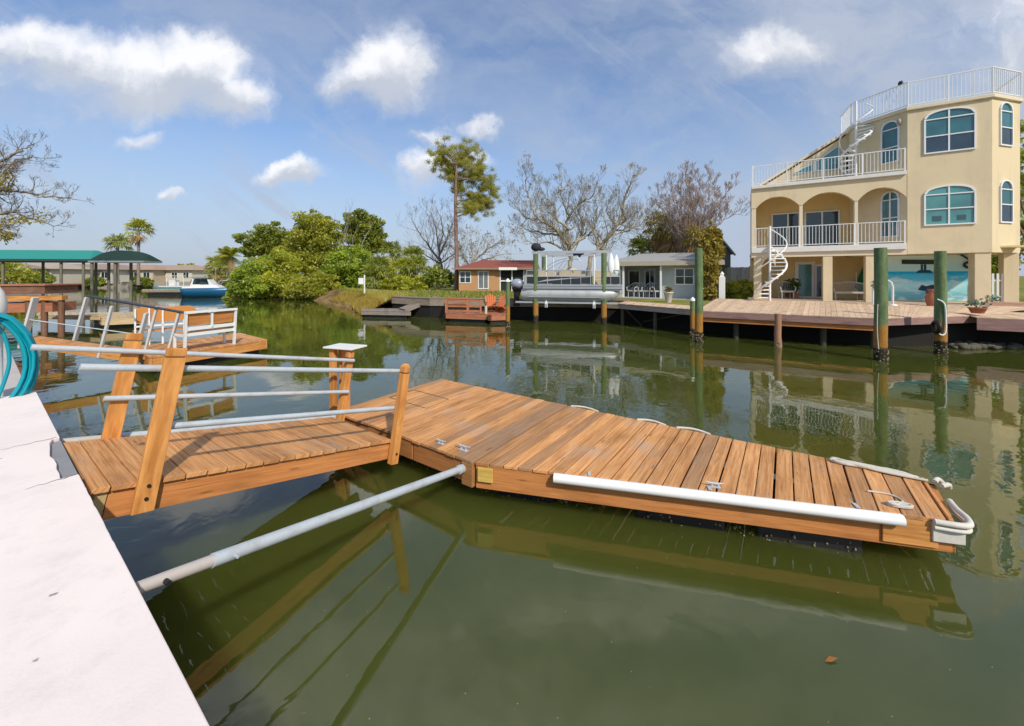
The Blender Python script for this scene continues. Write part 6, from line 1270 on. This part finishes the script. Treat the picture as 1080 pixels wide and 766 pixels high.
for i, (u, d, wd, lab) in enumerate(((20, 74, 13, 'far bungalow behind the long teal canopy'), (82, 82, 14, 'cream far bungalow seen between the canopy posts'), (128, 86, 13, 'far bungalow with a tan roof under the palm tops'), (172, 90, 14, 'tan roofed bungalow behind the pale green boat'), (215, 95, 14, 'farthest bungalow behind the blue boat'), (-40, 66, 12, 'bungalow at the left edge behind the bare tree'))):
    far_house(u, d, wd, 2.7, 1.25, R(-3 + 4 * (i % 3)), lab, i % 4, (i + 1) % 4)
fs_ = thing('distant_seawall', 'pale seawall along the far shore', 'seawall', gd(140, 82)); b = MB()
for A, D in (((-44, 80.8), (-75, 83.8)), ((-75, 83.8), (-120, 79.8)), ((-120, 79.8), (-170, 61.8))): b.beam(V(*A, .1) - V(0, .2, 0), V(*D, .1) - V(0, .2, 0), .3, 2.2)
b.build('wall_face', paint('pale_seawall', (.36, .32, .27), .9, .4), fs_)
r_ = random.Random(15)
for i, (u, v, d, ru, rv, lm, lab) in enumerate(((196, 284, 96, 7, 4, LF_O, 'round olive tree above the tan roofs on the far shore'), (100, 297, 79, 7, 4, LF_D, 'dark bush before the cream far bungalow'), (150, 297, 82, 7, 4, LF_D, 'dark bush beside the pale far seawall left of the boats'), (12, 288, 46, 17, 10, LF_O, 'leafy bush under the bare tree at the left edge'), (42, 294, 60, 10, 6, LF_D, 'dark bush behind the brown pier'), (228, 296, 80, 8, 6, LF_O, 'bush just left of the mangrove point'))):
    p = gp(u, d); crown_tree('bush', lab, p, blobs_at(p, d, [(u, v, ru, rv, 0), (u - ru * .6, v + rv * .5, ru * .6, rv * .6, 0), (u + ru * .6, v + rv * .5, ru * .6, rv * .6, 0)]), 1500, .35 if d > 55 else .22, lm, 80 + i, cat='bush', r=.08, trunkh=.4)
for i, (u, v, d, L, lab) in enumerate(((146, 243, 70, 2.6, 'tall fan palm above the domed green canopy'), (124, 257, 76, 2.8, 'shorter fan palm peeping over the domed green canopy'), (243, 270, 62, 2.6, 'dark palm just left of the mangrove point'), (231, 281, 66, 2.6, 'low palm above the blue boat cabin'))):
    g = gp(u, d); palm('far_palm', lab, g, hz(v, d) - GZ, 30, L, 90 + i, LF_O if i != 1 else LF_P, 8 if i == 0 else 2, .24, i != 2, 0, 'palm', 'palms on the far shore', 9)
for i, (u, d, lab) in enumerate(((112, 83.5, 'umbrella shading a table on the far shore, left one'), (118, 83.3, 'umbrella shading a table on the far shore, right one'))): pass
# bare tree leaning in from the left edge
limb_tree('bare_tree', 'bare tree with sparse yellow leaves reaching in from the left edge', V(-36.5, 24.6, .98), 24.6, [([(-72, 318), (-68, 280), (-60, 240), (-48, 200), (-36, 166), (-24, 134)], 0, 1), ([(-62, 250), (-30, 232), (2, 222), (14, 228), (40, 236)], 1, .7), ([(-60, 240), (-32, 208), (0, 196), (14, 182), (36, 178)], -1, .7), ([(-46, 200), (-20, 176), (4, 158), (11, 146)], 1, .6), ([(-54, 220), (-22, 200), (7, 200), (30, 204), (54, 206)], 1.5, .6), ([(-64, 262), (-38, 250), (-10, 246), (7, 250)], -1, .5), ([(-40, 186), (-10, 156), (-2, 138)], -1, .5), ([(0, 196), (8, 166), (26, 162)], 1, .35), ([(-20, 230), (10, 240), (10, 252)], -1, .35)], 131, BARK1, .24, .62, 4, .30, .6, .16, group='bare winter trees', leafpts=[(4, 192, 12, 9, 190), (28, 234, 18, 4, 110), (8, 250, 14, 7, 170), (-6, 236, 14, 9, 170), (46, 226, 10, 4, 40)], lm=LF_VY, lsz=.10, tipleaf=30)
